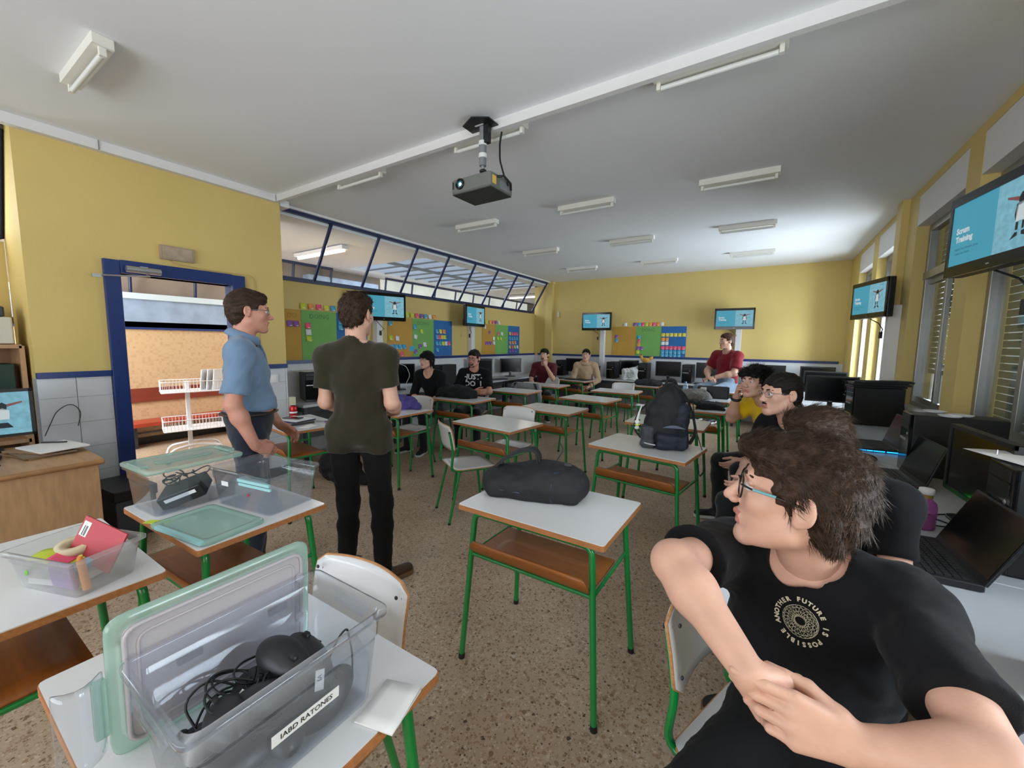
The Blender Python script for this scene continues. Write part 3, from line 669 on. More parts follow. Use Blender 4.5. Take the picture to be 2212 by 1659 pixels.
board('L', 'middle board', ((4.41,4.94),(4.94,5.46),(5.46,5.96)), (
 (SC_Y,'ochre','TO DO', [('c',0.10,0.16,0.05),('l',0.11,0.52,0.08),('w',0.37,0.53,0.12)]+row('cccc',0.18,0.74,0.155)+row('pp',0.34,0.93,0.19)),
 (SC_G,'green','DOING', [('c',0.10,0.22,0.1),('l',0.41,0.33,0.1),('w',0.13,0.48,0.35),('w',0.55,0.68,0.0),('u',0.33,0.73,0.1),('u',0.13,0.87,0.0)]),
 (SC_B,'blue','', row('cyo',0.16,0.31,0.19)+row('cpyl',0.16,0.47,0.14)+row('cclwp',0.16,0.65,0.165)+[('c',0.18,0.83,0.1)])), [('l',4.82),('l',4.93),('p',5.04),('u',5.15),('c',5.25),('w',5.36),('o',5.47)])
board('L', 'corner board', ((6.92,7.41),(7.41,7.93),(7.93,8.44)), (
 (SC_Y,'ochre','', [('w',0.2,0.1,0.1),('u',0.55,0.27,0.1),('w',0.88,0.47,0.3)]+row('uuu',0.3,0.63,0.17)+[('w',0.9,0.62,0.2)]),
 (SC_G,'green','', [('p',0.2,0.3,0.3),('w',0.5,0.3,0.2),('l',0.2,0.47,0.3),('l',0.42,0.47,0.3)]),
 (SC_B,'blue','', row('lppp',0.15,0.28,0.2)+row('cccc',0.15,0.45,0.2)+row('ooo',0.18,0.60,0.22)+row('lplw',0.15,0.76,0.22)+row('uuu',0.18,0.90,0.22))), [('l',7.06),('o',7.2),('p',7.32),('u',7.43),('w',7.55)])
board('B', 'end wall board', ((-3.08,-2.545),(-2.545,-2.0),(-2.0,-1.49)), (
 (SC_Y,'ochre','', [('u',0.18,0.34,0),('c',0.18,0.48,0)]),
 (SC_G,'green','DOING', [('c',0.13,0.36,0),('p',0.13,0.49,0),('o',0.13,0.62,0),('u',0.11,0.74,0),('u',0.26,0.74,0),('l',0.10,0.87,0)]),
 (SC_B,'blue','', row('yyyyyy',0.08,0.28,0.165)+row('oo',0.08,0.43,0.16)+row('ww',0.08,0.56,0.16)+row('pppppp',0.08,0.71,0.165)+row('cccccc',0.08,0.84,0.165)+row('ccccc',0.08,0.95,0.165))),
 [('w',-2.79),('u',-2.57),('c',-2.48),('p',-2.40),('l',-2.32),('o',-2.24),('p',-2.16),('o',-2.07),('w',-1.99)])
tag(obj('thermostat', MB().box((-4.47,YB-0.02,2.2),(0.05,0.04,0.13),bev=0.008), mat('cream_plastic','d2cfb0',0.5)), 'small cream wall box on the end wall near the corner', 'thermostat')

# ------------------------------------------------------------------ projector on its ceiling arm
pj = thing('projector', 'grey ceiling projector with a glowing lens, hanging from the beam', 'projector', (-1.70, 2.28, 2.53), -0.03)
PJ = mat('projector_grey', '6a6d68', 0.45, ns=10, na=0.05)
obj('body', MB().prism(rrect(0.33,0.25,0.02,3), -0.05, 0.04, off=(0,0,0), cham=0.008), PJ, pj)
obj('underside', MB().box((0,0,-0.0525), (0.315,0.235,0.007)), mat('projector_base','30332f',0.5), pj)
obj('lens_ring', MB().at((-0.085,-0.127,0.002), 0, math.pi/2).lathe([(0.034,-0.004),(0.036,0.006),(0.030,0.012),(0.026,0.002)], 20), BLKG, pj)
ln = obj('lens', MB().at((-0.085,-0.126,0.002), 0, math.pi/2).lathe([(0.0001,0.007),(0.012,0.006),(0.026,0.001)], 18), mat('lens_glow','2e7f8c',0.1,emit=0.8), pj)
obj('lens_core', MB().ell((-0.078,-0.134,-0.002),(0.010,0.004,0.010)), mat('lens_core','d8fbff',emit=5.0), ln)
obj('vent', MB().box((-0.145,-0.1255,0.0),(0.012,0.003,0.045),bev=0.001), BLK, pj)
obj('warning_label', MB().box((0.1655,-0.085,-0.005),(0.002,0.04,0.05)), mat('label_amber','e0b65a',0.6), pj)
obj('port_panel', MB().box((0.1655,0.03,-0.015),(0.002,0.11,0.05)), GREY, pj)
pl = MB().box((0,0,0),(0.002,0.09,0.03)); obj('plug', MB().tube([(0.17,-0.06,0.02),(0.20,-0.03,0.025),(0.19,0.06,0.01),(0.175,0.09,-0.02)],0.008,6), BLK, pj)
br = thing('projector_mount', 'black and white telescopic ceiling arm holding the projector', 'bracket', (-1.74, 2.34, 2.0))
pm = MB().add([(-0.12,-0.07,0.955),(0.0,-0.13,0.955),(0.10,-0.07,0.955),(0.10,0.10,0.955),(-0.12,0.10,0.955),(-0.12,-0.07,0.962),(0.0,-0.13,0.962),(0.10,-0.07,0.962),(0.10,0.10,0.962),(-0.12,0.10,0.962)],[(4,3,2,1,0),(5,6,7,8,9)]+[(i,(i+1)%5,(i+1)%5+5,i+5) for i in range(5)])
obj('ceiling_plate', pm, BLK, br); obj('slot', MB().prism(rrect(0.07,0.015,0.007,3),0.9535,0.9545,off=(-0.01,-0.03,0)), WHT, br)
obj('upper_sleeve', MB().box((0.02,0,0.90),(0.07,0.035,0.12)), BLK, br)
obj('pole', MB().tube([(0.0,0,0.95),(0.0,0,0.70)],0.024,12), GREY, br)
for z in (0.845,0.765): obj('clamp', MB().tube([(0,0,z+0.014),(0,0,z-0.014)],0.029,12), WHT, br)
obj('lower_pole', MB().tube([(0.0,0,0.70),(0.005,0,0.645)],0.013,10), SILV, br); obj('joint', MB().ell((0.003,0,0.665),(0.026,0.026,0.014)), BLK, br)
obj('cradle', MB().tube([(0.003,0,0.645),(0.02,-0.03,0.60),(0.03,-0.05,0.58)],0.012,8).box((0.03,-0.05,0.577),(0.20,0.02,0.008)).box((0.03,-0.04,0.58),(0.02,0.18,0.008)), GREY, br)
tag(obj('projector_cable', MB().tube([(-1.64,2.42,2.93),(-1.655,2.42,2.86),(-1.64,2.40,2.74),(-1.58,2.36,2.62),(-1.54,2.33,2.56),(-1.525,2.33,2.53)],0.0065,6,rad=0.03), BLK), 'black cable looping from the beam down to the projector', 'cable')
# ------------------------------------------------------------------ implicit-surface modeller for people, bags and cloth
def smin(a, b, k):
    h = np.clip(0.5+0.5*(b-a)/k, 0, 1); return b*(1-h)+a*h-k*h*(1-h)
class SDF:
    def __init__(s, vox): s.h = vox; s.ops = []; s.post = None
    def cap(s, a, b, ra, rb=None, k=0.02, sub=False):
        a = np.array(a, float); b = np.array(b, float); rb = ra if rb is None else rb; r = max(ra, rb)
        def f(X, Y, Z):
            d = b-a; L = (d@d) or 1e-9
            t = np.clip(((X-a[0])*d[0]+(Y-a[1])*d[1]+(Z-a[2])*d[2])/L, 0, 1)
            return np.sqrt((X-a[0]-t*d[0])**2+(Y-a[1]-t*d[1])**2+(Z-a[2]-t*d[2])**2)-(ra+(rb-ra)*t)
        s.ops.append((f, np.minimum(a, b)-r, np.maximum(a, b)+r, k, sub)); return s
    def chain(s, pts, rs, k=0.02):
        for i in range(len(pts)-1): s.cap(pts[i], pts[i+1], rs[i], rs[i+1], k)
        return s
    def ell(s, c, r, R=None, k=0.02, sub=False):
        c = np.array(c, float); r = np.array(r, float); R = np.eye(3) if R is None else np.array(R, float)   # columns = axes
        ext = np.sqrt(((R*r)**2).sum(1))
        def f(X, Y, Z):
            x, y, z = X-c[0], Y-c[1], Z-c[2]
            p = [x*R[0,i]+y*R[1,i]+z*R[2,i] for i in range(3)]
            k0 = np.sqrt(sum((p[i]/r[i])**2 for i in range(3))); k1 = np.sqrt(sum((p[i]/r[i]**2)**2 for i in range(3)))
            return k0*(k0-1)/np.maximum(k1, 1e-6)
        s.ops.append((f, c-ext, c+ext, k, sub)); return s
    def box(s, c, h, R=None, rnd=0.01, k=0.02, sub=False):
        c = np.array(c, float); h = np.array(h, float); R = np.eye(3) if R is None else np.array(R, float)
        ext = np.abs(R)@h
        def f(X, Y, Z):
            x, y, z = X-c[0], Y-c[1], Z-c[2]
            q = [np.abs(x*R[0,i]+y*R[1,i]+z*R[2,i])-(h[i]-rnd) for i in range(3)]
            return np.sqrt(sum(np.maximum(a, 0)**2 for a in q))+np.minimum(np.maximum(np.maximum(q[0], q[1]), q[2]), 0)-rnd
        s.ops.append((f, c-ext, c+ext, k, sub)); return s
    def plane(s, p, n, k=0.004):          # cuts away everything on the side the normal points to
        p = np.array(p, float); n = np.array(n, float); n = n/np.linalg.norm(n)
        s.ops.append((lambda X, Y, Z: -((X-p[0])*n[0]+(Y-p[1])*n[1]+(Z-p[2])*n[2]), None, None, k, True)); return s
    def run(s):
        h = s.h; add = [o for o in s.ops if not o[4]]
        lo = np.min([o[1] for o in add], 0)-3*h-0.012; hi = np.max([o[2] for o in add], 0)+3*h+0.012
        n = np.ceil((hi-lo)/h).astype(int)+1
        ax = [lo[i]+h*np.arange(n[i]) for i in range(3)]
        F = np.full(n, 1.0, np.float32)
        for f, a, b, k, sub in s.ops:
            if a is None: sl = [slice(0, n[i]) for i in range(3)]
            else:
                m = k+3*h+0.02
                i0 = np.clip(np.floor((a-m-lo)/h).astype(int), 0, n); i1 = np.clip(np.ceil((b+m-lo)/h).astype(int)+1, 0, n)
                if (i1 <= i0).any(): continue
                sl = [slice(i0[i], i1[i]) for i in range(3)]
            X, Y, Z = ax[0][sl[0]][:,None,None], ax[1][sl[1]][None,:,None], ax[2][sl[2]][None,None,:]
            d = f(X, Y, Z); g = F[tuple(sl)]
            F[tuple(sl)] = -smin(-g, d, k) if sub else smin(g, d, k)
        if s.post: F = s.post(F, ax[0][:,None,None], ax[1][None,:,None], ax[2][None,None,:])
        return nets(F, lo, h)
def nets(F, lo, h):
    S = F < 0; n = np.array(F.shape)-1
    cor = [(i, j, k) for i in (0,1) for j in (0,1) for k in (0,1)]
    cnt = sum(S[i:n[0]+i, j:n[1]+j, k:n[2]+k].astype(np.int8) for i, j, k in cor)
    idx = np.argwhere((cnt > 0) & (cnt < 8))
    if len(idx) == 0: return np.zeros((0,3)), np.zeros((0,4), int)
    vals = {c: F[idx[:,0]+c[0], idx[:,1]+c[1], idx[:,2]+c[2]] for c in cor}
    acc = np.zeros((len(idx), 3)); num = np.zeros(len(idx))
    for c in cor:
        for a in range(3):
            if c[a]: continue
            d = list(c); d[a] = 1; d = tuple(d); fa, fb = vals[c], vals[d]; x = (fa < 0) != (fb < 0)
            t = np.where(x, fa/np.where(x, fa-fb, 1), 0); p = np.array(c, float)[None].repeat(len(idx), 0); p[:,a] += t
            acc += p*x[:,None]; num += x
    V = lo+(idx+acc/num[:,None])*h
    ids = np.full(n, -1, np.int64); ids[tuple(idx.T)] = np.arange(len(idx))
    Q = []
    for a in range(3):
        b, c = (a+1)%3, (a+2)%3
        sl0 = [slice(None)]*3; sl1 = [slice(None)]*3; sl0[a] = slice(0, F.shape[a]-1); sl1[a] = slice(1, F.shape[a])
        d = S[tuple(sl0)].astype(np.int8)-S[tuple(sl1)].astype(np.int8)
        e = np.argwhere(d != 0); e = e[(e[:,b] > 0) & (e[:,c] > 0) & (e[:,b] < n[b]) & (e[:,c] < n[c])]
        sg = d[tuple(e.T)]; q = []
        for ob, oc in ((-1,-1),(0,-1),(0,0),(-1,0)):
            m = e.copy(); m[:,b] += ob; m[:,c] += oc; q.append(ids[tuple(m.T)])
        q = np.stack(q, 1); q[sg < 0] = q[sg < 0][:, ::-1]; Q.append(q[(q >= 0).all(1)])
    return V, np.concatenate(Q)
def wob(amp, sc, seed=0, stretch=(1,1,1)):
    r = np.random.RandomState(seed); W_ = [(r.normal(size=3)*sc*np.array(stretch)*(1.7**(i//4)), r.uniform(0, 6.28), amp/(1.6**(i//4))) for i in range(12)]
    def f(X, Y, Z):
        o = 0
        for w, p, a in W_: o = o+a*np.sin(X*w[0]+Y*w[1]+Z*w[2]+p+1.3*np.sin(X*w[1]-Y*w[2]+Z*w[0]))
        return o*0.4
    return f
def sdfobj(name, sdf, mats, parent, mi=None):
    V, F = sdf.run(); return link(name, npmesh(name, V, F, mats, None if mi is None else mi(V, F)), parent)
def merged(name, sdfs, mats, parent, mi=None):
    Vs, Fs, o = [], [], 0
    for s in sdfs:
        V, F = s.run(); Vs.append(V); Fs.append(F+o); o += len(V)
    V, F = np.concatenate(Vs), np.concatenate(Fs)
    return link(name, npmesh(name, V, F, mats, None if mi is None else mi(V, F)), parent)
# ------------------------------------------------------------------ people
def nrm(v): v = np.array(v, float); return v/np.linalg.norm(v)
def rotm(yaw=0, pitch=0, roll=0):
    c, s = math.cos(yaw), math.sin(yaw); Rz = np.array([[c,-s,0],[s,c,0],[0,0,1]])
    c, s = math.cos(-pitch), math.sin(-pitch); Rx = np.array([[1,0,0],[0,c,-s],[0,s,c]])
    c, s = math.cos(roll), math.sin(roll); Ry = np.array([[c,0,s],[0,1,0],[-s,0,c]])
    return Rz@Rx@Ry
SKIN = {k: mat('skin_'+k, c, 0.48, ns=22, na=0.06, bump=0.05, bs=160, spec=0.4) for k, c in (('rosy','c98f7c'),('pale','d3a48f'),('fair','cda08a'),('tan','b98468'))}
LIPM = mat('lip', 'b8786a', 0.45); EYEW = mat('eye_white', 'd9d5d0', 0.2); IRIS = mat('iris', '2b1d14', 0.1)
def hairmat(name, c, c2):
    m = mat(name, c, 0.55, ns=90, na=0.35, bump=0.5, bs=120, stretch=(1,0.16,1), spec=0.2); return m
HAIR = {'brown': hairmat('hair_brown','3a2a20','5a4636'), 'dark': hairmat('hair_dark','1a1513','2e2622'), 'black': hairmat('hair_black','0f0d0d','1c1a1a'), 'chestnut': hairmat('hair_chestnut','43291c','5e3d2a')}
def fabric(name, c, s=0.25): return mat(name, c, 0.85, ns=14, na=0.08, bump=0.12, bs=350, spec=0.2, sheen=s)
def hand(S, w, d, n, left, curl=(0.35,0.5,0.4), sp=0.0, sc=1.0, thumb=0.35, kf=0.004, fs=(1,1,1,1)):
    w = np.array(w, float); d = nrm(d); n = np.array(n, float); n = nrm(n-d*(n@d)); t = np.cross(d, n)*(-1 if left else 1)
    offs = (0.030, 0.0105, -0.010, -0.029); kd = (0.088, 0.092, 0.087, 0.078)
    for o, q in zip(offs, kd): S.cap(w+t*o*0.55*sc+d*0.012*sc, w+(d*q+t*o)*sc, 0.0155*sc, 0.0118*sc, 0.013)
    L = ((0.041,0.025,0.021),(0.045,0.028,0.022),(0.042,0.026,0.021),(0.033,0.020,0.018))
    for i, (o, q) in enumerate(zip(offs, kd)):
        p = w+(d*q+t*o)*sc; a = 0.0; dd = nrm(d+t*sp*o*12)
        for j in range(3):
            a += curl[j]*(1+0.10*(i-1))*fs[i]; v = dd*math.cos(a)+n*math.sin(a); e = p+v*L[i][j]*sc
            S.cap(p, e, (0.0098-0.001*j)*sc*(0.88 if i == 3 else 1), (0.0088-0.001*j)*sc*(0.88 if i == 3 else 1), kf); p = e
    b = w+(d*0.022+t*0.026+n*0.006)*sc; v1 = nrm(d*0.75+t*(0.75-thumb*0.7)+n*0.45*thumb*2); e1 = b+v1*0.046*sc; v2 = nrm(d*0.95+t*(0.25-thumb*0.4)+n*0.35*thumb*2); e2 = e1+v2*0.032*sc; e3 = e2+nrm(v2+n*0.2)*0.024*sc
    S.cap(w+d*0.01*sc+t*0.012*sc, b, 0.017*sc, 0.0155*sc, 0.012).cap(b, e1, 0.0145*sc, 0.0118*sc, 0.008).cap(e1, e2, 0.0118*sc, 0.0102*sc, 0.004).cap(e2, e3, 0.0102*sc, 0.0085*sc, 0.003)
def head_sdf(S, T, R, hs, f):
    A = lambda *p: T(np.array(p, float)); q = lambda r: np.array(r)*hs
    S.ell(A(0,-0.012,0.032), q((0.076,0.098,0.088)), R, 0.02)
    S.ell(A(0,0.030,-0.030), q((0.062*f.get('wide',1),0.066,0.085)), R, 0.03)
    for s in (-1, 1):
        S.cap(A(s*0.052*f.get('wide',1),0.0,-0.060), A(s*0.016,0.070,-0.100), 0.024*hs, 0.018*hs, 0.03)
        S.ell(A(s*0.040,0.062,-0.022), q((0.022,0.02,0.02)), R, 0.02)                  # cheekbone
    S.ell(A(0,0.078,-0.104), q((0.020,0.016,0.016)), R, 0.02)                          # chin
    S.cap(A(-0.030,0.078,0.024), A(0.030,0.078,0.024), 0.0145*hs, None, 0.015)          # brow
    for s in (-1, 1): S.ell(A(s*0.031,0.097,0.004), q((0.019,0.020,0.0125)), R, 0.012, True)
    n = f.get('nose', 1.0)
    S.cap(A(0,0.086,0.012), A(0,0.090+0.020*n,-0.028), 0.0075*hs, 0.0115*hs, 0.012)
    S.ell(A(0,0.092+0.021*n,-0.033), q((0.0115,0.011,0.010)), R, 0.006)
    for s in (-1, 1): S.ell(A(s*0.0125,0.094+0.010*n,-0.036), q((0.0085,0.010,0.008)), R, 0.006)
    S.ell(A(0,0.080,-0.064), q((0.026,0.017,0.020)), R, 0.012)
    S.cap(A(-0.018,0.091,-0.0635), A(0,0.0975,-0.0605), 0.0055*hs, 0.007*hs, 0.004).cap(A(0,0.0975,-0.0605), A(0.018,0.091,-0.0635), 0.007*hs, 0.0055*hs, 0.004)
    S.cap(A(-0.015,0.091,-0.0735), A(0.015,0.091,-0.0735), 0.0072*hs, None, 0.004)
    S.cap(A(-0.020,0.099,-0.0672), A(0.020,0.099,-0.0672), 0.0022*hs, None, 0.002, True)
    for s in (-1, 1):
        x = s*0.031
        S.cap(A(x-0.014,0.080,0.0125), A(x+0.014,0.080,0.0125), 0.0062*hs, None, 0.004).cap(A(x-0.014,0.079,-0.0075), A(x+0.014,0.079,-0.0075), 0.0052*hs, None, 0.004)
        Re = R@rotm(s*0.35, 0.1, 0)
        S.ell(A(s*0.081,-0.012,-0.002), q((0.011,0.020,0.033)), Re, 0.004).ell(A(s*0.0795,-0.006,-0.026), q((0.009,0.010,0.012)), Re, 0.006)
        S.ell(A(s*0.0905,-0.010,0.004), q((0.0065,0.012,0.021)), Re, 0.004, True)
def torso(S, J, inf, b=1.0, belly=0.0, k=0.05):
    up = nrm(J['neck']-J['waist']); rt = nrm(J['shR']-J['shL']); fw = nrm(np.cross(up, rt)); rt2 = np.cross(fw, up); R = np.stack([rt2, fw, up], 1)
    S.ell(J['chest'], np.array([0.158*b,0.108*b,0.175])+inf, R, k)
    S.cap(J['shL']-up*0.012, J['shR']-up*0.012, 0.056+inf, None, k)
    for s in ('shL', 'shR'): S.cap(J['neck']+up*0.015, J[s]*0.72+J['neck']*0.28, 0.046+inf*0.7, 0.052+inf, 0.03)
    rh = nrm(J['hipR']-J['hipL']); upw = nrm(J['chest']-J['pelvis']); fh = nrm(np.cross(upw, rh)); Rh = np.stack([np.cross(fh, upw), fh, upw], 1)
    S.ell(J['waist']+fw*belly*0.4, np.array([0.140*b,0.100*b+belly,0.15])+inf, Rh, k)
    S.ell(J['pelvis'], np.array([0.158*b,0.112*b,0.115])+inf, Rh, k)
def frame(d, ref=(0,0,1)):
    d = nrm(d); r = np.array(ref, float)
    if abs(d@nrm(r)) > 0.95: r = np.array([0,1.0,0])
    x = nrm(np.cross(r, d)); return np.stack([x, np.cross(d, x), d], 1)
def stand(s=1.0):
    J = dict(pelvis=(0,0,0.97), waist=(0,0,1.10), chest=(0,0.0,1.29), neck=(0,-0.02,1.475), head=(0,0.025,1.655), shR=(0.18,-0.01,1.425), shL=(-0.18,-0.01,1.425), elR=(0.235,-0.04,1.13), elL=(-0.235,-0.04,1.13), wrR=(0.25,0.07,0.89), wrL=(-0.25,0.07,0.89),
        hipR=(0.092,0,0.93), hipL=(-0.092,0,0.93), kneeR=(0.10,0.02,0.50), kneeL=(-0.10,0.02,0.50), anR=(0.11,-0.02,0.09), anL=(-0.11,-0.02,0.09))
    return {k: np.array(v, float)*s for k, v in J.items()}
def sit(h=0.46):
    J = dict(pelvis=(0,0,0.11), waist=(0,-0.03,0.25), chest=(0,-0.01,0.44), neck=(0,0.0,0.625), head=(0,0.04,0.80), shR=(0.18,0,0.575), shL=(-0.18,0,0.575), elR=(0.23,0.10,0.31), elL=(-0.23,0.10,0.31), wrR=(0.08,0.28,0.22), wrL=(-0.08,0.28,0.22),
        hipR=(0.095,0.03,0.075), hipL=(-0.095,0.03,0.075), kneeR=(0.13,0.44,0.05), kneeL=(-0.13,0.44,0.05), anR=(0.13,0.42,0.09-h), anL=(-0.13,0.42,0.09-h))
    return {k: np.array(v, float)+np.array([0,0,h]) for k, v in J.items()}
HS = {   # hair styles: extra lumps (centre, radii) in head space, thickness, forehead line
 'short': dict(t=0.004, top=[((0,0.0,0.086),(0.066,0.082,0.040)),((0,0.052,0.075),(0.058,0.04,0.034))], brow=0.060, low=-0.072),
 'buzz': dict(t=0.002, top=[], brow=0.056, low=-0.085),
 'quiff': dict(t=0.005, top=[((0.0,0.050,0.078),(0.062,0.062,0.034)),((0.010,-0.03,0.076),(0.066,0.075,0.034)),((0.0,0.088,0.076),(0.050,0.034,0.022))], brow=0.058, low=-0.085),
 'curly': dict(t=0.012, top=[((s*0.05,y,z),(0.035,0.035,0.03)) for s in (-1,1) for y, z in ((0.05,0.085),(0.0,0.10),(-0.06,0.09),(0.07,0.055),(-0.09,0.03))]+[((0,0.075,0.085),(0.05,0.03,0.028)),((0,-0.02,0.115),(0.05,0.06,0.03))], brow=0.045, low=-0.07),
 'bangs': dict(t=0.007, top=[((0,0.055,0.060),(0.066,0.045,0.040)),((0,-0.075,-0.03),(0.068,0.045,0.085)),((0,-0.095,-0.13),(0.042,0.034,0.11)),((-0.078,0.0,-0.02),(0.016,0.03,0.07)),((0.078,-0.02,-0.03),(0.016,0.03,0.06))], brow=0.030, low=-0.30),
 'fringe': dict(t=0.006, top=[((0,0.045,0.085),(0.066,0.052,0.036))], brow=0.050, low=-0.085),
}
def combed(c, side=0.0, up=0.0):
    """hair combed back over the crown and down the sides and nape"""
    w = np.clip((-c[:,1]-0.02)/0.07, 0, 1); sd = np.clip((np.abs(c[:,0])-0.045)/0.03, 0, 1)*np.clip((0.09-c[:,2])/0.04, 0, 1)
    return np.stack([side+c[:,0]*3, -1+w+0.3*sd, up*(1-w)-1.0*w-0.9*sd], 1)
def strands(V, F, n, length, width, flow, lift, rs, jit=0.10):
    """thin tapered locks lying along a hair surface"""
    P = V[F[:, :]]; c = P.mean(1); nn = np.cross(P[:,2]-P[:,0], P[:,3]-P[:,1]); ar = np.linalg.norm(nn, axis=1)+1e-12; nn = nn/ar[:,None]
    i = rs.choice(len(F), n, p=ar/ar.sum()); c, nn = c[i], nn[i]
    d = flow(c)+rs.normal(size=(n,3))*jit; d -= nn*(d*nn).sum(1)[:,None]; d /= np.linalg.norm(d, axis=1)[:,None]+1e-9
    L = length*rs.uniform(0.6, 1.3, n)[:,None]; s = np.cross(d, nn)*width
    sway = np.cross(d, nn)*(rs.normal(size=n)*0.22)[:,None]
    out = []
    for t, w in ((0,1.0),(0.4,0.9),(0.75,0.6),(1.0,0.08)):
        p = c-nn*0.002+(d+sway*t)*L*t+nn*(lift*L*t*(1-0.55*t)); out += [p-s*w, p+s*w]
    VV = np.stack(out, 1).reshape(-1,3); b = np.arange(n)[:,None]*8
    FF = np.concatenate([b+np.array([[0,1,3,2]]), b+np.array([[2,3,5,4]]), b+np.array([[4,5,7,6]])])
    return VV, FF
def human(label, loc, yaw, J, skin='fair', shirt=None, trousers=None, shoes=None, hair='brown', style='short', sleeve=0.62, sl_r=0.066, hy=0, hp=0, hr=0, hs=1.0, face={}, hv=0.005, cv=0.010, av=0.006, b=1.0, belly=0.0, hem=-0.10,
          hands={}, nstr=1500, strl=0.03, strw=0.0010, neck_r=0.068, legs=True, beard=None, glasses=None, seed=1, wr_amp=0.005, neck_drop=0.0, hairlift=0.06, flow=None, hipc=False, group='people in the classroom'):
    J = {k: np.array(v, float) for k, v in J.items()}
    t = thing('person', label, 'person', loc, yaw)
    R = rotm(hy, hp, hr); Hc = J['head']; zs = face.get('long',1.0); T = lambda p: Hc+R@(p*hs*np.array((1,1,zs))); up = nrm(J['neck']-J['waist']); rt = nrm(J['shR']-J['shL']); fw = nrm(np.cross(up, rt))
    sk = SKIN[skin]
    S = SDF(hv); head_sdf(S, T, R, hs, face)
    S.cap(T(np.array((0,-0.020,-0.050))), J['neck']-up*0.03+fw*0.008, 0.056*hs, 0.060*hs, 0.025)
    parts = [S]
    B = SDF(cv); torso(B, J, -0.006, b, belly)
    for s in ('L','R'):
        B.cap(J['hip'+s], J['knee'+s], 0.07, 0.05, 0.03).cap(J['knee'+s], J['an'+s], 0.048, 0.034, 0.03)
    parts.append(B)
    for s in ('L','R'):
        A = SDF(av); el, wr, sh = J['el'+s], J['wr'+s], J['sh'+s]
        A.cap(sh, el, 0.050*b, 0.041*b, 0.02).cap(el, el+(wr-el)*0.3, 0.041*b, 0.0425*b, 0.025).cap(el+(wr-el)*0.3, wr, 0.0425*b, 0.0275, 0.03)
        h = dict(hands.get(s, {})); hd = h.pop('d', wr-el); hn = h.pop('n', np.array([-1 if s == 'R' else 1, 0.2, -0.2])); hand(A, wr, hd, hn, s == 'L', **h)
        parts.append(A)
    Ri = R.T
    def mi(V, F):
        c = (V[F].mean(1)-Hc)@Ri.T/hs/np.array((1,1,zs))
        return ((np.abs(c[:,0]) < 0.023) & (c[:,1] > 0.088) & (c[:,2] < -0.0545) & (c[:,2] > -0.0795)).astype(int)
    merged('body', parts, [sk, LIPM], t, mi)
    # eyes and brows
    for s in (-1, 1):
        c = T(np.array((s*0.031,0.0795,0.003))); g = nrm(R@np.array((face.get('gaze',0.0),1,-0.05))); mb = MB(); mb.ell((0,0,0), (0.0122*hs,)*3, n=14, k=10)
        mb.v = [tuple(c+np.array(v)) for v in mb.v]
        mb.m = [1 if nrm(np.mean([np.array(mb.v[i])-c for i in f], 0))@g > 0.90 else 0 for f in mb.f]; obj('eye', mb, [EYEW, IRIS], t)
        P = [T(np.array(p)) for p in ((s*0.013,0.0935,0.0245),(s*0.028,0.0925,0.0285),(s*0.048,0.079,0.0255))]
        obj('eyebrow', MB().tube([Vector(p) for p in P], [0.0045,0.0048,0.002], 6), HAIR[hair], t)
    # hair
    if style:
        st = HS[style]; th = st['t']; K = SDF(hv); A = lambda *p: T(np.array(p, float))
        K.ell(A(0,-0.014,0.034), np.array((0.082+th,0.104+th,0.092+th))*hs, R, 0.02)
        K.ell(A(0,-0.055,-0.020), np.array((0.068+th,0.056+th,0.070))*hs, R, 0.02)
        for c, r in st['top']: K.ell(A(*c), np.array(r)*hs, R, 0.016)
        K.ell(A(0,0.105,st['brow']-0.088), np.array((0.078,0.088,0.088))*hs, R, 0.010, True)
        K.box(A(0,0.118,-0.115), np.array((0.14,0.105,0.115))*hs, R, 0.01, 0.008, True)
        if style != 'bangs': K.box(A(0,0.150,-0.035), np.array((0.14,0.105,0.075))*hs, R, 0.01, 0.008, True)
        if style != 'bangs':
            for s in (-1, 1): K.ell(A(s*0.086,-0.008,-0.014), np.array((0.022,0.025,0.036))*hs, R, 0.006, True)
        K.plane(A(0,0,st['low']), R@np.array((0,0.25,-1.0)), 0.01)
        nz = wob(0.006 if style == 'curly' else 0.003, 80, seed, (1,0.5,1))
        K.post = lambda F_, X, Y, Z: F_+nz(X, Y, Z)
        V, F = K.run(); ho = link('hair', npmesh('hair', V, F, HAIR[hair]), t)
        if nstr:
            rs = np.random.RandomState(seed)
            fl = flow or combed
            cl = (V-Hc)@Ri.T/hs
            def wf(c): return (fl((c-Hc)@Ri.T/hs))@R.T
            cf = cl[F].mean(1); F = F[~((cf[:,1] > 0.025) & (cf[:,2] < (0.02 if style == 'bangs' else 0.055)))]
            VV, FF = strands(V, F, nstr, strl*hs, strw*hs, wf, hairlift, rs); so = link('locks', npmesh('locks', VV, FF, HAIR[hair], smooth=False), ho); so['kind'] = 'stuff'
    if beard:
        K = SDF(hv); A = lambda *p: T(np.array(p, float))
        if 'full' in beard:
            for s in (-1, 1): K.cap(A(s*0.060,0.005,-0.045), A(s*0.017,0.073,-0.103), 0.0195*hs, 0.018*hs, 0.02)
            K.ell(A(0,0.079,-0.106), np.array((0.022,0.0175,0.018))*hs, R, 0.01); K.ell(A(0,0.086,-0.070), np.array((0.030,0.017,0.028))*hs, R, 0.01, False); K.ell(A(0,0.10,-0.067), np.array((0.022,0.02,0.0125))*hs, R, 0.004, True); K.ell(A(0,0.10,-0.03), np.array((0.09,0.06,0.024))*hs, R, 0.006, True)
        if 'moustache' in beard: K.chain([A(-0.024,0.088,-0.058), A(0,0.101,-0.0505), A(0.024,0.088,-0.058)], [0.003*hs,0.0058*hs,0.003*hs], 0.003)
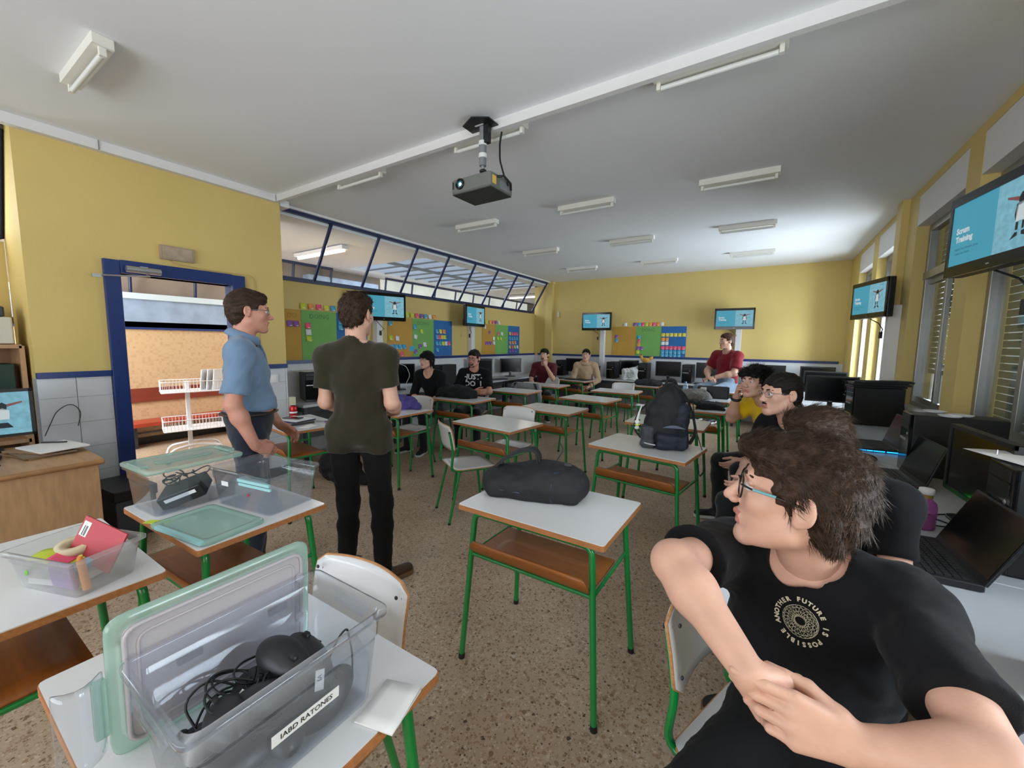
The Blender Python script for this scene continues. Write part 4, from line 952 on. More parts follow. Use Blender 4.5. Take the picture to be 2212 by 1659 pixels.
        if 'chin' in beard: K.ell(A(0,0.085,-0.100), np.array((0.016,0.012,0.014))*hs, R, 0.006)
        sdfobj('beard', K, HAIR[hair], t)
    if glasses:
        g = thing2 = None
        mb = MB(); ln = MB(); wd, hh, rr, gm = glasses
        def tv(p): return Vector(T(np.array(p, float)))
        for s in (-1, 1):
            ring = [tv((s*0.0335+x, 0.103-abs(s*0.0335+x)*0.17, 0.001+z)) for x, z in rrect(wd, hh, hh*0.42, 4)]
            mb.tube(ring, rr, 6, closed=True); ln.add(ring, [tuple(range(len(ring)))], 0)
            mb.tube([tv((s*(0.0335+wd/2), 0.096, 0.010)), tv((s*0.0735,0.078,0.010)), tv((s*0.083,-0.004,0.006)), tv((s*0.082,-0.03,-0.012))], rr*1.15, 6)
        mb.tube([tv((-0.0335+wd/2,0.1015,0.006)), tv((0,0.106,0.010)), tv((0.0335-wd/2,0.1015,0.006))], rr, 6)
        go = obj('glasses', mb, gm, t); obj('lens', ln, CLEAR, go)
    # clothes
    nz = wob(wr_amp, 16, seed+5, (1,1,0.7)); inf = 0.010
    if shirt:
        C = SDF(cv)
        for s in ('L','R'):
            sh, el, wr = J['sh'+s], J['el'+s], J['wr'+s]
            if sleeve <= 1.0:
                e = sh+(el-sh)*sleeve; d = nrm(el-sh); C.cap(sh, e+d*0.04, 0.062*b+inf, sl_r*b, 0.03); C.box(e+d*0.09, (0.13,0.13,0.09), frame(d), 0.002, 0.003, True)
            else:
                f = sleeve-1; e = el+(wr-el)*f; d = nrm(wr-el); C.cap(sh, el, 0.060*b+inf, 0.053*b+inf, 0.03).cap(el, e+d*0.03, 0.053*b+inf, sl_r*0.72, 0.03); C.box(e+d*0.08, (0.09,0.09,0.08), frame(d), 0.002, 0.003, True)
        torso(C, J, inf, b, belly)
        if hipc:
            for s in ('L','R'): C.cap(J['hip'+s]+np.array((0,0,0.02)), J['hip'+s]*0.7+J['knee'+s]*0.3, 0.100*b+0.006, 0.098*b+0.006, 0.05)
        upn = nrm(T(np.array((0,-0.02,-0.06)))-J['neck'])
        C.cap(J['neck']+fw*(0.022+neck_drop*0.6)-up*neck_drop+up*0.012, J['neck']+upn*0.17+fw*0.022, neck_r, neck_r*1.2, 0.006, True)
        C.plane(J['pelvis']+nrm(J['chest']-J['pelvis'])*hem, -nrm(J['chest']-J['pelvis']), 0.003)
        C.post = lambda F_, X, Y, Z: F_+nz(X, Y, Z)
        sdfobj('shirt', C, shirt, t)
    FL = None
    if trousers:
        C = SDF(cv); rh = nrm(J['hipR']-J['hipL']); upw = nrm(J['chest']-J['pelvis']); fh = nrm(np.cross(upw, rh)); Rh = np.stack([np.cross(fh, upw), fh, upw], 1)
        C.ell(J['pelvis'], np.array([0.158*b,0.112*b,0.125])+0.004, Rh, 0.04)
        C.ell(J['pelvis']+upw*0.065, np.array([0.150*b,0.106*b+belly*0.8,0.09])+0.002, Rh, 0.03)
        for s in ('L','R'):
            hp_, kn, an = J['hip'+s], J['knee'+s], J['an'+s]
            C.cap(hp_, kn, 0.092*b, 0.066*b, 0.04).cap(kn, kn+(an-kn)*0.35, 0.066*b, 0.062*b, 0.03).cap(kn+(an-kn)*0.35, an+(an-kn)*0.02, 0.062*b, 0.052, 0.03)
        nz2 = wob(wr_amp*0.8, 20, seed+9, (1,1,1.6)); C.post = lambda F_, X, Y, Z: F_+nz2(X, Y, Z)*0.6
        sdfobj('trousers', C, trousers, t)
    if shoes:
        for s in ('L','R'):
            a = J['an'+s]; d = nrm(J.get('toe'+s, np.array((0.25 if s == 'R' else -0.25,1,0)))*np.array((1,1,0))); z0 = a[2]-0.085
            C = SDF(0.008); C.cap(a+(0,0,-0.02), a+d*0.02+np.array((0,0,-0.045)), 0.045, 0.047, 0.02).cap(a-d*0.03+np.array((0,0,-0.05)), a+d*0.165+np.array((0,0,-0.058)), 0.040, 0.036, 0.03).plane((0,0,z0), (0,0,-1), 0.004)
            o = sdfobj('shoe', C, shoes[0], t)
            if len(shoes) > 1:
                x = np.array((d[1],-d[0],0)); m = Matrix(((x[0],d[0],0,a[0]+d[0]*0.06),(x[1],d[1],0,a[1]+d[1]*0.06),(0,0,1,0),(0,0,0,1)))
                mb = MB(); mb.M = m; mb.prism(rrect(0.088,0.285,0.042,4), z0, z0+0.024); obj('sole', mb, shoes[1], o)
    return t, T, R
def shirt_print(t, items, m, name='print'):
    """letters pressed onto the shirt: items are (text, size, matrix in person space looking along its -Z)"""
    from mathutils.bvhtree import BVHTree
    so = [c for c in t.children if c.name.split('.')[0] == 'shirt'][0]; me = so.data
    tree = BVHTree.FromPolygons([v.co for v in me.vertices], [tuple(p.vertices) for p in me.polygons])
    mb = MB()
    for geo, M in items:
        v, f = geo; out = []
        for p in v:
            q = M @ Vector(p); d = -(M.to_3x3() @ Vector((0,0,1))).normalized(); h = tree.ray_cast(q-d*0.25, d, 0.6)
            out.append(h[0]-d*0.0025 if h[0] is not None else q)
        mb.add(out, f)
    return obj(name, mb, m, so)
# ------------------------------------------------------------------ the people
R_ = math.radians
def face_to(deg): return R_(deg-90)
def lean(J, ang, keys=('waist','chest','neck','head','shL','shR')):
    p = J['pelvis'].copy(); c, s = math.cos(-ang), math.sin(-ang); M = np.array([[1,0,0],[0,c,-s],[0,s,c]])
    for k in keys: J[k] = p+M@(J[k]-p)
    return J
def upd(J, **k):
    for a, v in k.items(): J[a] = np.array(v, float)
    return J
OLIVE = fabric('olive_jersey','2e281a'); POLO = fabric('blue_pique','6f88a6'); BTEE = fabric('black_jersey','0f1013',0.05); NAVYB = fabric('black_cotton','0f1014',0.05); DENIM = fabric('dark_denim','262c3a'); CHINO = fabric('black_chino','121214',0.05); LJEAN = fabric('pale_denim','6f8193'); BURG = fabric('burgundy_jersey','571a26'); SAND = fabric('sand_fleece','b49a7c'); REDT = fabric('dark_red_jersey','7a1420'); YTEE = fabric('yellow_jersey','e0b915'); DARKP = fabric('charcoal_cotton','202226'); BROWNS = mat('brown_leather','4a3527',0.5); SHOEB = mat('black_shoe','15161a',0.6); SOLEW = mat('white_sole','d8d8d6',0.5); SOLEB = mat('tan_sole','7a5a40',0.5)
GMET = mat('thin_metal','8f9296',0.25,metal=0.9); GBLK = mat('black_acetate','141518',0.25)

# man in the olive T-shirt, back to the camera
J = upd(stand(1.0), shR=(0.165,-0.01,1.405), shL=(-0.165,-0.01,1.405), elR=(0.208,-0.03,1.135), wrR=(0.185,0.16,1.05), elL=(-0.20,0.02,1.13), wrL=(-0.10,0.22,1.06), kneeR=(0.12,0.03,0.50), anR=(0.135,-0.02,0.09), anL=(-0.10,0.02,0.09), kneeL=(-0.085,0.03,0.5), toeR=(0.75,0.7,0), toeL=(0.0,1,0), waist=(0.01,0.0,1.10))
t, T, Rm = human('man in olive T-shirt and black trousers standing with his back to the camera', (-2.055,1.53,0), face_to(124), J, 'pale', OLIVE, CHINO, (BROWNS, SOLEB), 'brown', 'short', sleeve=0.66, sl_r=0.064, hy=R_(-16), hp=0.06, hv=0.0045, av=0.005, cv=0.008, b=0.98, belly=0.01, hem=-0.13, hipc=True, nstr=4500, strl=0.03, hands={'R': dict(d=(-0.75,0.45,-0.25), n=(-0.2,-0.3,-0.9), curl=(0.8,0.9,0.6)), 'L': dict(curl=(0.6,0.7,0.5), d=(0.8,0.4,-0.2), n=(0.2,-0.2,-0.9))}, seed=3)
rc = thing('remote', 'small black remote in the hand of the olive-shirted man', 'remote', (0,0,0))
M = Matrix.Translation((-2.055,1.53,0)) @ Matrix.Rotation(face_to(124),4,'Z')
rc.location = M @ Vector((0.115,0.225,1.015)); rc.rotation_euler = (0.5,0.2,0.9)
obj('case', MB().box((0,0,0),(0.032,0.105,0.014),bev=0.005), BLK, rc); obj('button', MB().box((0,0.02,0.008),(0.012,0.012,0.003)), GREY, rc)

# man in the blue polo, seen in profile
J = upd(stand(1.005), elR=(0.235,-0.05,1.14), wrR=(0.225,0.04,0.905), elL=(-0.225,0.02,1.13), wrL=(-0.20,0.15,0.93), anR=(0.11,-0.03,0.09), toeR=(0.2,1,0))
t, T, Rm = human('man in blue polo shirt and dark jeans standing in profile by the doorway', (-2.63,1.19,0), face_to(60), J, 'rosy', POLO, DENIM, (mat('grey_shoe','8a8a86',0.7), SOLEW), 'brown', 'short', sleeve=0.80, sl_r=0.068, hy=R_(8), hp=0.04, hv=0.0045, av=0.005, cv=0.008, b=0.98, belly=0.028, hem=0.105, nstr=4000, strl=0.022, hands={'R': dict(d=(-0.35,0.75,-0.5), n=(-0.75,-0.25,-0.35), curl=(0.55,0.7,0.5)), 'L': dict(d=(0.3,0.75,-0.5), n=(0.7,-0.2,-0.4), curl=(0.4,0.5,0.4))}, glasses=(0.046,0.036,0.0013,GMET), beard=None, seed=4, face=dict(nose=1.15))
so = [c for c in t.children if c.name.startswith('shirt')][0]
nk = J['neck']; ring = [Vector(nk+np.array((0.078*math.sin(a), 0.012+0.074*math.cos(a), 0.036-0.030*math.cos(a)))) for a in np.linspace(0.25, 2*math.pi-0.25, 22)]
obj('collar', MB().tube(ring, 0.012, 8, flat=2.1), POLO, so)
obj('placket', MB().tube([Vector(nk+np.array(p)) for p in ((0,0.092,-0.015),(0,0.112,-0.07),(0,0.123,-0.14))], 0.011, 6, flat=0.4), POLO, so)
obj('belt', MB().tube([Vector(J['pelvis']+np.array((0.158*math.sin(a),0.138*math.cos(a),0.088))) for a in np.linspace(0,2*math.pi,28)[:-1]], 0.017, 6, closed=True, flat=0.35), mat('belt_leather','3a2a1c',0.5), t)

# seated along the poster wall and in the back corner
J = lean(upd(sit(), elR=(0.24,0.12,0.76), elL=(-0.24,0.12,0.76), wrR=(0.05,0.36,0.63), wrL=(-0.05,0.36,0.63)), 0.16)
human('woman with black fringe and black top seated by the poster wall', (-4.02,4.25,0), face_to(-82), J, 'pale', BTEE, DARKP, (SHOEB, SOLEW), 'black', 'bangs', sleeve=1.30, sl_r=0.062, hy=R_(-8), hs=0.97, b=0.86, cv=0.011, hv=0.006, neck_r=0.085, neck_drop=0.02, nstr=1500, strl=0.07, hairlift=0.03, seed=5, flow=lambda c: np.stack([c[:,0]*1.5, 0.1+0*c[:,1], -1+0*c[:,2]], 1), wr_amp=0.003)
J = upd(sit(), elR=(0.25,0.12,0.80), elL=(-0.25,0.12,0.78), wrR=(-0.06,0.25,0.79), wrL=(0.08,0.23,0.75))
t, T, Rm = human('man in black T-shirt with white letters, glasses and crossed arms', (-3.70,4.80,0), face_to(-66), J, 'rosy', NAVYB, DARKP, (SHOEB, SOLEW), 'dark', 'short', sleeve=0.80, sl_r=0.068, hy=R_(-14), hp=0.12, cv=0.011, hv=0.006, b=1.02, nstr=1200, strl=0.02, seed=6, glasses=(0.048,0.036,0.002,GBLK), beard='full', hands={'R': dict(d=(-1,0.0,0.0), n=(0,-1,0.1), curl=(0.3,0.4,0.3)), 'L': dict(d=(1,-0.1,-0.1), n=(0,-1,0), curl=(0.3,0.4,0.3))})
def chestM(x, z, y=0.3): return Matrix.Translation((x, y, z)) @ Matrix(((-1,0,0,0),(0,0,1,0),(0,1,0,0),(0,0,0,1)))
WPR = mat('print_white','d5d7da',0.7)
shirt_print(t, [(text_geo('JUST',0.105,'CENTER',0.003), chestM(0.0,0.985)), (text_geo('DO  I',0.105,'CENTER',0.003), chestM(0.0,0.885)), (([(-0.13,0,0),(0.13,-0.012,0),(0.13,-0.026,0),(-0.13,-0.014,0)],[(0,1,2,3)]), chestM(0,0.993))], WPR, 'lettering')
J = upd(sit(), elL=(-0.20,0.19,0.80), wrL=(-0.05,0.185,1.055), elR=(0.25,0.10,0.76), wrR=(0.17,0.32,0.62))
t, T, Rm = human('bearded person in burgundy jersey seated in the far corner with hand on chin', (-3.80,7.22,0), face_to(-70), J, 'fair', BURG, DARKP, (SHOEB, SOLEW), 'dark', 'fringe', sleeve=0.82, hy=R_(-14), hp=-0.05, cv=0.013, hv=0.007, av=0.008, nstr=600, seed=7, beard='full', hands={'L': dict(d=(0.25,-0.05,1), n=(0.5,-0.8,0.2), curl=(1.1,1.1,0.7))})
J = lean(upd(sit(), elR=(0.27,0.05,0.74), elL=(-0.27,0.05,0.74), wrR=(0.06,0.33,0.60), wrL=(-0.06,0.33,0.60)), 0.05)
t, T, Rm = human('young man in sand hoodie seated by the end wall', (-3.28,8.12,0), face_to(-68), J, 'fair', SAND, DARKP, (SHOEB, SOLEW), 'black', 'short', sleeve=1.86, sl_r=0.062, hy=R_(-12), cv=0.013, hv=0.007, av=0.008, nstr=500, strl=0.015, seed=8, b=1.02)
so = [c for c in t.children if c.name.startswith('shirt')][0]; nk = J['neck']
obj('hood', MB().tube([Vector(nk+np.array((0.10*math.sin(a),-0.005+0.085*math.cos(a),0.01-0.035*math.cos(a)))) for a in np.linspace(0,2*math.pi,24)[:-1]], 0.032, 8, closed=True), SAND, so)
for s in (-1,1): obj('drawstring', MB().tube([Vector(nk+np.array(p)) for p in ((s*0.03,0.115,-0.02),(s*0.035,0.135,-0.1),(s*0.033,0.14,-0.17))], 0.004, 5), SAND, so)
# man in dark red sitting on a desk
J = upd(sit(0.765), elR=(0.25,0.13,1.08), elL=(-0.24,0.14,1.07), wrR=(0.05,0.36,0.985), wrL=(-0.02,0.34,0.985), kneeR=(0.15,0.44,0.80), kneeL=(-0.15,0.44,0.80), anR=(0.14,0.44,0.38), anL=(-0.14,0.44,0.38))
t, T, Rm = human('man in dark red T-shirt and pale jeans sitting on a desk at the back', (-0.56,7.36,0), face_to(-122), J, 'fair', REDT, LJEAN, (SHOEB, SOLEW), 'chestnut', 'short', sleeve=0.78, sl_r=0.072, hy=R_(-22), hp=-0.02, cv=0.011, hv=0.006, b=1.14, belly=0.02, nstr=1000, strl=0.028, seed=9, hem=-0.14, hands={'R': dict(d=(-0.9,0.3,-0.1), n=(0.1,-0.4,-0.9), curl=(0.5,0.6,0.4)), 'L': dict(d=(0.9,0.3,-0.1), n=(-0.1,-0.4,-0.9), curl=(0.5,0.6,0.4))})
obj('watch', MB().tube([Vector(J['wrL']*0.92+J['elL']*0.08+np.array((0.034*math.cos(a)*0.4,0.034*math.cos(a)*-0.6,0.034*math.sin(a)))) for a in np.linspace(0,2*math.pi,14)[:-1]], 0.007, 6, closed=True), GBLK, t)
# the row under the windows
J = lean(upd(sit(), elL=(-0.22,0.33,0.86), wrL=(-0.075,0.335,1.09), elR=(0.24,0.2,0.72), wrR=(0.12,0.42,0.58)), 0.32)
J['head'] = J['head']+np.array((0,0.015,-0.01)); J['elR'] = np.array((0.17,0.33,0.875)); J['wrR'] = np.array((0.085,0.36,1.075)); J['elL'] = np.array((-0.24,0.2,0.72)); J['wrL'] = np.array((-0.12,0.42,0.58))
t, T, Rm = human('person with curly dark hair and yellow T-shirt, fist at the mouth', (0.13,3.99,0), face_to(-142), J, 'pale', YTEE, DARKP, (SHOEB, SOLEW), 'black', 'curly', sleeve=0.75, sl_r=0.070, hy=R_(20), hp=-0.06, hs=1.03, hv=0.005, av=0.005, cv=0.010, nstr=2600, strl=0.035, hairlift=0.3, seed=10, hands={'R': dict(d=(-0.3,0.1,0.9), n=(-0.6,-0.7,-0.1), curl=(1.2,1.2,0.8), thumb=0.5)}, flow=lambda c: np.stack([c[:,0]*6, c[:,1]*4, 0.2+0*c[:,2]], 1))
d = nrm(J['wrR']-J['elR']); F3 = frame(d); obj('wristband', MB().tube([Vector(J['wrR']-d*0.02+F3[:,0]*0.034*math.cos(a)+F3[:,1]*0.034*math.sin(a)) for a in np.linspace(0,2*math.pi,16)[:-1]], 0.011, 6, closed=True), BLK, t)
J = lean(upd(sit(), elL=(-0.25,0.22,0.78), wrL=(-0.10,0.44,0.70), elR=(0.24,0.2,0.74), wrR=(0.05,0.44,0.68)), 0.30)
human('man with rimless glasses, moustache and cropped dark hair, in black T-shirt', (0.26,3.02,0), face_to(-140), J, 'pale', BTEE, DARKP, (SHOEB, SOLEW), 'dark', 'buzz', sleeve=0.75, sl_r=0.068, hy=R_(-4), hp=0.02, hs=1.03, hv=0.0045, av=0.006, cv=0.010, nstr=2600, strl=0.010, seed=11, glasses=(0.047,0.034,0.0011,GMET), beard='moustache chin', face=dict(nose=1.05), flow=lambda c: np.stack([0*c[:,0], -0.6+0*c[:,1], -0.6+0*c[:,2]], 1))
J = lean(upd(sit(), elR=(0.20,0.38,0.82), wrR=(0.07,0.37,1.0), elL=(-0.24,0.30,0.74), wrL=(-0.05,0.46,0.66)), 0.50)
human('person leaning forward, mostly hidden behind the foreground man', (0.37,2.10,0), face_to(-125), J, 'fair', BTEE, DARKP, (SHOEB, SOLEB), 'brown', 'fringe', sleeve=0.72, hy=R_(-22), hp=0.12, hv=0.005, cv=0.010, nstr=4000, strl=0.05, seed=12, hands={'R': dict(d=(-0.3,0.2,0.9), n=(-0.7,-0.6,-0.1), curl=(1.2,1.2,0.8))})

# foreground man
root = np.array((0.12, 1.05, 0.0))
Jw = dict(head=(0.070,1.040,1.180), neck=(0.118,1.125,1.015), shR=(-0.050,1.140,0.978), shL=(0.262,1.045,1.000), chest=(0.118,1.105,0.83), waist=(0.13,1.14,0.66), pelvis=(0.14,1.16,0.55),
    hipR=(0.06,1.14,0.54), hipL=(0.23,1.10,0.54), kneeR=(-0.10,0.83,0.50), kneeL=(0.24,0.68,0.50), anR=(-0.06,0.80,0.09), anL=(0.26,0.66,0.09))
Jw.update(elR=(-0.144,0.887,1.035), wrR=(0.0075,0.745,0.952), elL=(0.300,0.770,0.925), wrL=(0.150,0.752,0.898))
J = {k: np.array(v, float)-root for k, v in Jw.items()}
t, T, Rm = human('young man in black printed T-shirt and glasses in the foreground, turned in his chair', tuple(root), 0.0, J, 'pale', NAVYB, CHINO, (SHOEB, SOLEB), 'brown', 'quiff', sleeve=0.70, sl_r=0.074, hy=R_(88), hp=-0.10, hr=0.0, hs=1.05, hv=0.0030, av=0.0036, cv=0.0065, b=1.0, hem=-0.14, nstr=16000, strl=0.034, strw=0.0007, seed=13, neck_r=0.074, neck_drop=0.012, wr_amp=0.007, hairlift=0.05,
   glasses=(0.050,0.040,0.0019,GBLK), face=dict(nose=1.25,long=1.10), legs=True,
   hands={'L': dict(d=(-0.86,-0.30,0.22), n=(-0.30,0.80,-0.30), curl=(0.45,0.75,0.55), fs=(0.35,0.8,1.0,1.1), thumb=0.5, sc=1.02), 'R': dict(d=(0.55,0.25,-0.75), n=(0.0,0.85,-0.1), curl=(0.35,0.4,0.3), sc=1.02)},
   flow=lambda c: combed(c, 0.25, 0.1))
tp = [c for c in t.children if c.name.startswith('glasses')][0]
P0 = T(np.array((-0.0745,0.075,0.010))); P1 = T(np.array((-0.0795,0.035,0.009)))
obj('temple_inlay', MB().tube([Vector(P0), Vector(P1)], 0.0032, 6), mat('teal_inlay','6aa7b0',0.4), tp)
# chest print: ring of letters round a wire torus
pc = np.array((0.075,0.91,0.950))-root; nn = nrm(np.array((-0.18,-0.95,0.28))); xx = nrm(np.cross(np.array((0,0,1.0)), nn)); yy = np.cross(nn, xx)
xr = nrm(xx+yy*-0.10); yr = nrm(np.cross(nn, xr))
Mb = Matrix(((xr[0],yr[0],nn[0],pc[0]),(xr[1],yr[1],nn[1],pc[1]),(xr[2],yr[2],nn[2],pc[2]),(0,0,0,1))) @ Matrix.Translation((0,0,0.08))
items = []; txt = 'FUTURE IS POSSIBLE ANOTHER '
for i, chr_ in enumerate(txt):
    if chr_ == ' ': continue
    a = math.pi*0.58-2*math.pi*i/len(txt); items.append((text_geo(chr_, 0.0125, 'CENTER', 0.0006), Mb @ Matrix.Rotation(a-math.pi/2,4,'Z') @ Matrix.Translation((0,0.043,0))))
shirt_print(t, items, mat('print_cream','cfc9ae',0.7), 'lettering')
wires = []
def torus(u, v): return np.array(((0.021+0.0115*math.cos(v))*math.cos(u)*1.0, (0.021+0.0115*math.cos(v))*math.sin(u)*0.95+0.004*math.sin(v), 0))
def seg(a, b, w=0.00022):
    d = b-a; l = np.linalg.norm(d)
    if l < 1e-6: return
    s = np.array((-d[1],d[0],0))/l*w; wires.append(([tuple(a-s),tuple(a+s),tuple(b+s),tuple(b-s)],[(0,1,2,3)]))
for i in range(22):
    for k in range(10): seg(torus(2*math.pi*i/22+k*0.18, 2*math.pi*k/10), torus(2*math.pi*i/22+(k+1)*0.18, 2*math.pi*(k+1)/10))
for k in range(9):
    for i in range(26): seg(torus(2*math.pi*i/26, 2*math.pi*k/9), torus(2*math.pi*(i+1)/26, 2*math.pi*k/9))
shirt_print(t, [(([p for v, f in wires for p in v], [tuple(4*i+j for j in range(4)) for i in range(len(wires))]), Mb)], mat('print_cream','cfc9ae',0.7), 'wire_torus')
# ------------------------------------------------------------------ computers
KEYM = mat('key_cap', '24262a', 0.5)
def make_tower(label):
    t = thing('computer_tower', label, 'computer', (0,0,0), 0, 'black computer towers')          # front faces -Y
    obj('case', MB().box((0,0.01,0.185), (0.178,0.38,0.36), bev=0.004), BLK, t)
    f = obj('front_panel', MB().box((0,-0.187,0.185), (0.178,0.016,0.36), bev=0.004), BLKG, t)
    for z in (0.335,0.29): obj('drive_bay', MB().box((0,-0.196,z), (0.148,0.004,0.038), bev=0.001), BLK, f)
    obj('silver_strip', MB().box((-0.02,-0.1965,0.205), (0.11,0.004,0.012)), SILV, f); obj('power_button', MB().ell((0.055,-0.196,0.245),(0.009,0.003,0.009),n=10,k=6), SILV, f)
    for sx in (-1,1): obj('foot', MB().box((sx*0.06,0,0.003),(0.03,0.30,0.006)), BLK, t)
    return t
def make_monitor(label, w=0.50, h=0.31):
    t = thing('monitor', label, 'monitor', (0,0,0), 0, 'black desktop monitors')
    obj('casing', MB().at((0,0,0.25)).prism(rrect(w,h,0.012,2), -0.022, 0.012, m=0, cham=0.004) if 0 else MB().box((0,0.012,0.25), (w,0.03,h), bev=0.006), BLK, t)
    b = MB()
    for s in (-1,1): b.box((s*(w/2-0.009),-0.006,0.25),(0.018,0.01,h)); b.box((0,-0.006,0.25+s*(h/2-0.009)),(w,0.01,0.018))
    obj('bezel', b, BLK, t); obj('screen', MB().box((0,-0.003,0.25),(w-0.03,0.006,h-0.03)), SCRN, t); obj('badge', MB().box((0,-0.0115,0.25-h/2+0.009),(0.03,0.001,0.006)), SILV, t)
    obj('stand_neck', MB().box((0,0.035,0.11),(0.05,0.025,0.2),bev=0.004), BLK, t); obj('stand_base', MB().prism(rrect(0.22,0.17,0.05,4),0,0.012,off=(0,0.03,0),cham=0.003), BLK, t)
    return t
def make_keyboard(label):
    t = thing('keyboard', label, 'keyboard', (0,0,0), 0, 'black keyboards')
    obj('base', MB().box((0,0,0.009),(0.44,0.145,0.018),bev=0.004), BLK, t); k = MB()
    for r in range(5):
        for c in range(15): k.box((-0.203+c*0.0272+(0.004*r), 0.05-r*0.024, 0.0205),(0.023,0.020,0.006))
    o = obj('keys', k, KEYM, t); o['kind'] = 'stuff'; return t
def make_mouse(label):
    t = thing('mouse', label, 'mouse', (0,0,0), 0, 'computer mice')
    S = SDF(0.0035); S.ell((0,0,0.006),(0.029,0.055,0.026),None,0.01).plane((0,0,0.0005),(0,0,-1),0.002); sdfobj('shell', S, BLK, t); obj('wheel', MB().at((0,0.03,0.0265),0,0,math.pi/2).lathe([(0.006,-0.004),(0.008,0),(0.006,0.004)],10), BLK, t); return t
def placer(make):
    st = []
    def put(x, y, z, rz, label):
        if not st: o = make(label); o.location = (x,y,z); o.rotation_euler = (0,0,rz); st.append(o); return o
        return dup(st[0], (x,y,z), rz, label)
    return put
tower, monitor, keyb, mouse = placer(make_tower), placer(make_monitor), placer(make_keyboard), placer(make_mouse)
TZ = 0.7405
for x, y, r, lb in (
 (-2.90,8.78,0.0,'black tower with silver strip right of the lit blue laptop on the end wall table'),
 (-4.13,8.76,0.1,'black tower beside the burgundy-shirted person at the corner end of the end wall table'),
 (-2.20,8.72,0.02,'black tower carrying the yellow plush hen'),
 (-1.34,8.76,-0.02,'black tower left of the seated man in red'),
 (-4.88,2.93,1.2,'black tower at the door end of the poster wall table, papers on top'),
 (-4.72,5.29,0.05,'black tower showing its broad side between the woman and the man with glasses'),
 (0.97,6.02,-1.57,'black tower beside the wide dark monitor under the windows'),
 (0.90,5.22,-1.40,'black tower with keyboards piled on top under the windows'),
 (0.93,3.35,-1.57,'black tower with pale dishes on its lid under the second window'),
 (0.90,2.06,-1.57,'black tower under loose white papers near the right edge'),
 (0.77,1.33,-1.75,'nearest black tower at the right edge of the view')): tower(x, y, TZ, r, lb)
for x, y, r, lb in (
 (-3.82,8.86,0.1,'black monitor between the burgundy jersey and the sand hoodie'),
 (-2.56,8.84,0.95,'black monitor turned aside behind the white bag'),
 (-1.76,8.88,0.0,'black monitor between two towers on the end wall table, under the blue sheet'),
 (-0.97,8.88,0.0,'black monitor partly hidden by the man in red'),
 (0.03,8.84,0.0,'black monitor on the end wall table behind the curly hair'),
 (0.74,8.84,0.0,'black monitor in the right corner of the end wall table'),
 (-4.85,4.36,1.05,'black monitor with a blue sticky note on its corner'),
 (-4.90,6.55,1.0,'black monitor behind the man with crossed arms'),
 (-4.86,7.62,0.95,'black monitor near the far end of the poster wall table'),
 (0.70,7.25,0.0,'black monitor under the far windows, second from the corner'),
 (0.66,6.12,0.0,'black monitor standing broadside under the windows, nearest the rimless glasses'),
 (0.78,2.47,-1.50,'black glossy monitor facing the room near the right edge'),
 (-4.17,0.30,1.50,'teacher\'s monitor showing the slide at the left edge')): monitor(x, y, 0.7505 if x < -4.1 and y < 1 else TZ, r, lb)
for x, y, z, r, lb in ((-1.80,8.56,TZ,0.0,'black keyboard before the monitor under the blue sheet'),(-4.62,6.75,TZ,1.2,'black keyboard on the poster wall table'),(-4.87,6.53,1.147,1.0,'black keyboard lying on top of a monitor'),(-0.98,8.56,TZ,0.05,'black keyboard before the monitor beside the man in red'),
 (0.90,5.22,1.1075,0.3,'black keyboard lowest of the pile on the tower'),(0.92,5.20,1.132,0.15,'black keyboard middle of the pile on the tower'),(0.95,5.17,1.1565,0.5,'black keyboard topmost of the pile on the tower'),(0.66,5.55,TZ,0.5,'black keyboard on the table beside the black bottle')): keyb(x,y,z,r,lb)
for x, y, r, lb in ((0.53,2.50,1.2,'grey mouse in front of the green-lit laptop'),(0.62,3.58,0.8,'black mouse beside the blue-lit laptop'),(-4.60,6.35,0.5,'black mouse on the poster wall table')): mouse(x,y,TZ+0.001,r,lb)
# teacher's monitor shows the slide
mon_l = [o for o in bpy.data.objects if o.get('label','').startswith('teacher\'s monitor')][0]
s = [c for c in mon_l.children if c.name.startswith('screen')][0]; s.data = s.data.copy(); s.data.materials[0] = CYAN
e = bpy.data.objects.new('slide', None); 
def sub_slide(par, w, h, y, z):
    M = lambda x, zz: Matrix.Translation((x, y-0.0006, z+zz)) @ Matrix.Rotation(math.pi/2,4,'X')
    obj('picture', MB().box((w*0.25, y-0.0004, z), (w*0.49,0.0006,h)), CYAN2, par)
    f = MB()
    for pts, m in ((((-0.06,0.08),(0.06,0.08),(0.07,0.2),(0,0.26),(-0.07,0.2)),0),(((-0.07,0.15),(-0.3,0.23),(-0.3,0.27),(-0.06,0.21)),1),(((0.06,0.21),(0.3,0.27),(0.3,0.23),(0.07,0.15)),1),(((-0.09,-0.14),(0.09,-0.14),(0.1,0.06),(0,0.13),(-0.1,0.06)),2),(((-0.14,-0.34),(0.14,-0.34),(0.06,-0.22),(-0.06,-0.22)),0)): f.add([(w*0.25+a*h, y-0.0012, z+b*h) for a, b in pts], [tuple(range(len(pts)))], m)
    obj('slide_figure', f, [SLD, SLP, SLW], par)
sub_slide(s, 0.47, 0.28, -0.006, 0.25)
bpy.data.objects.remove(e)
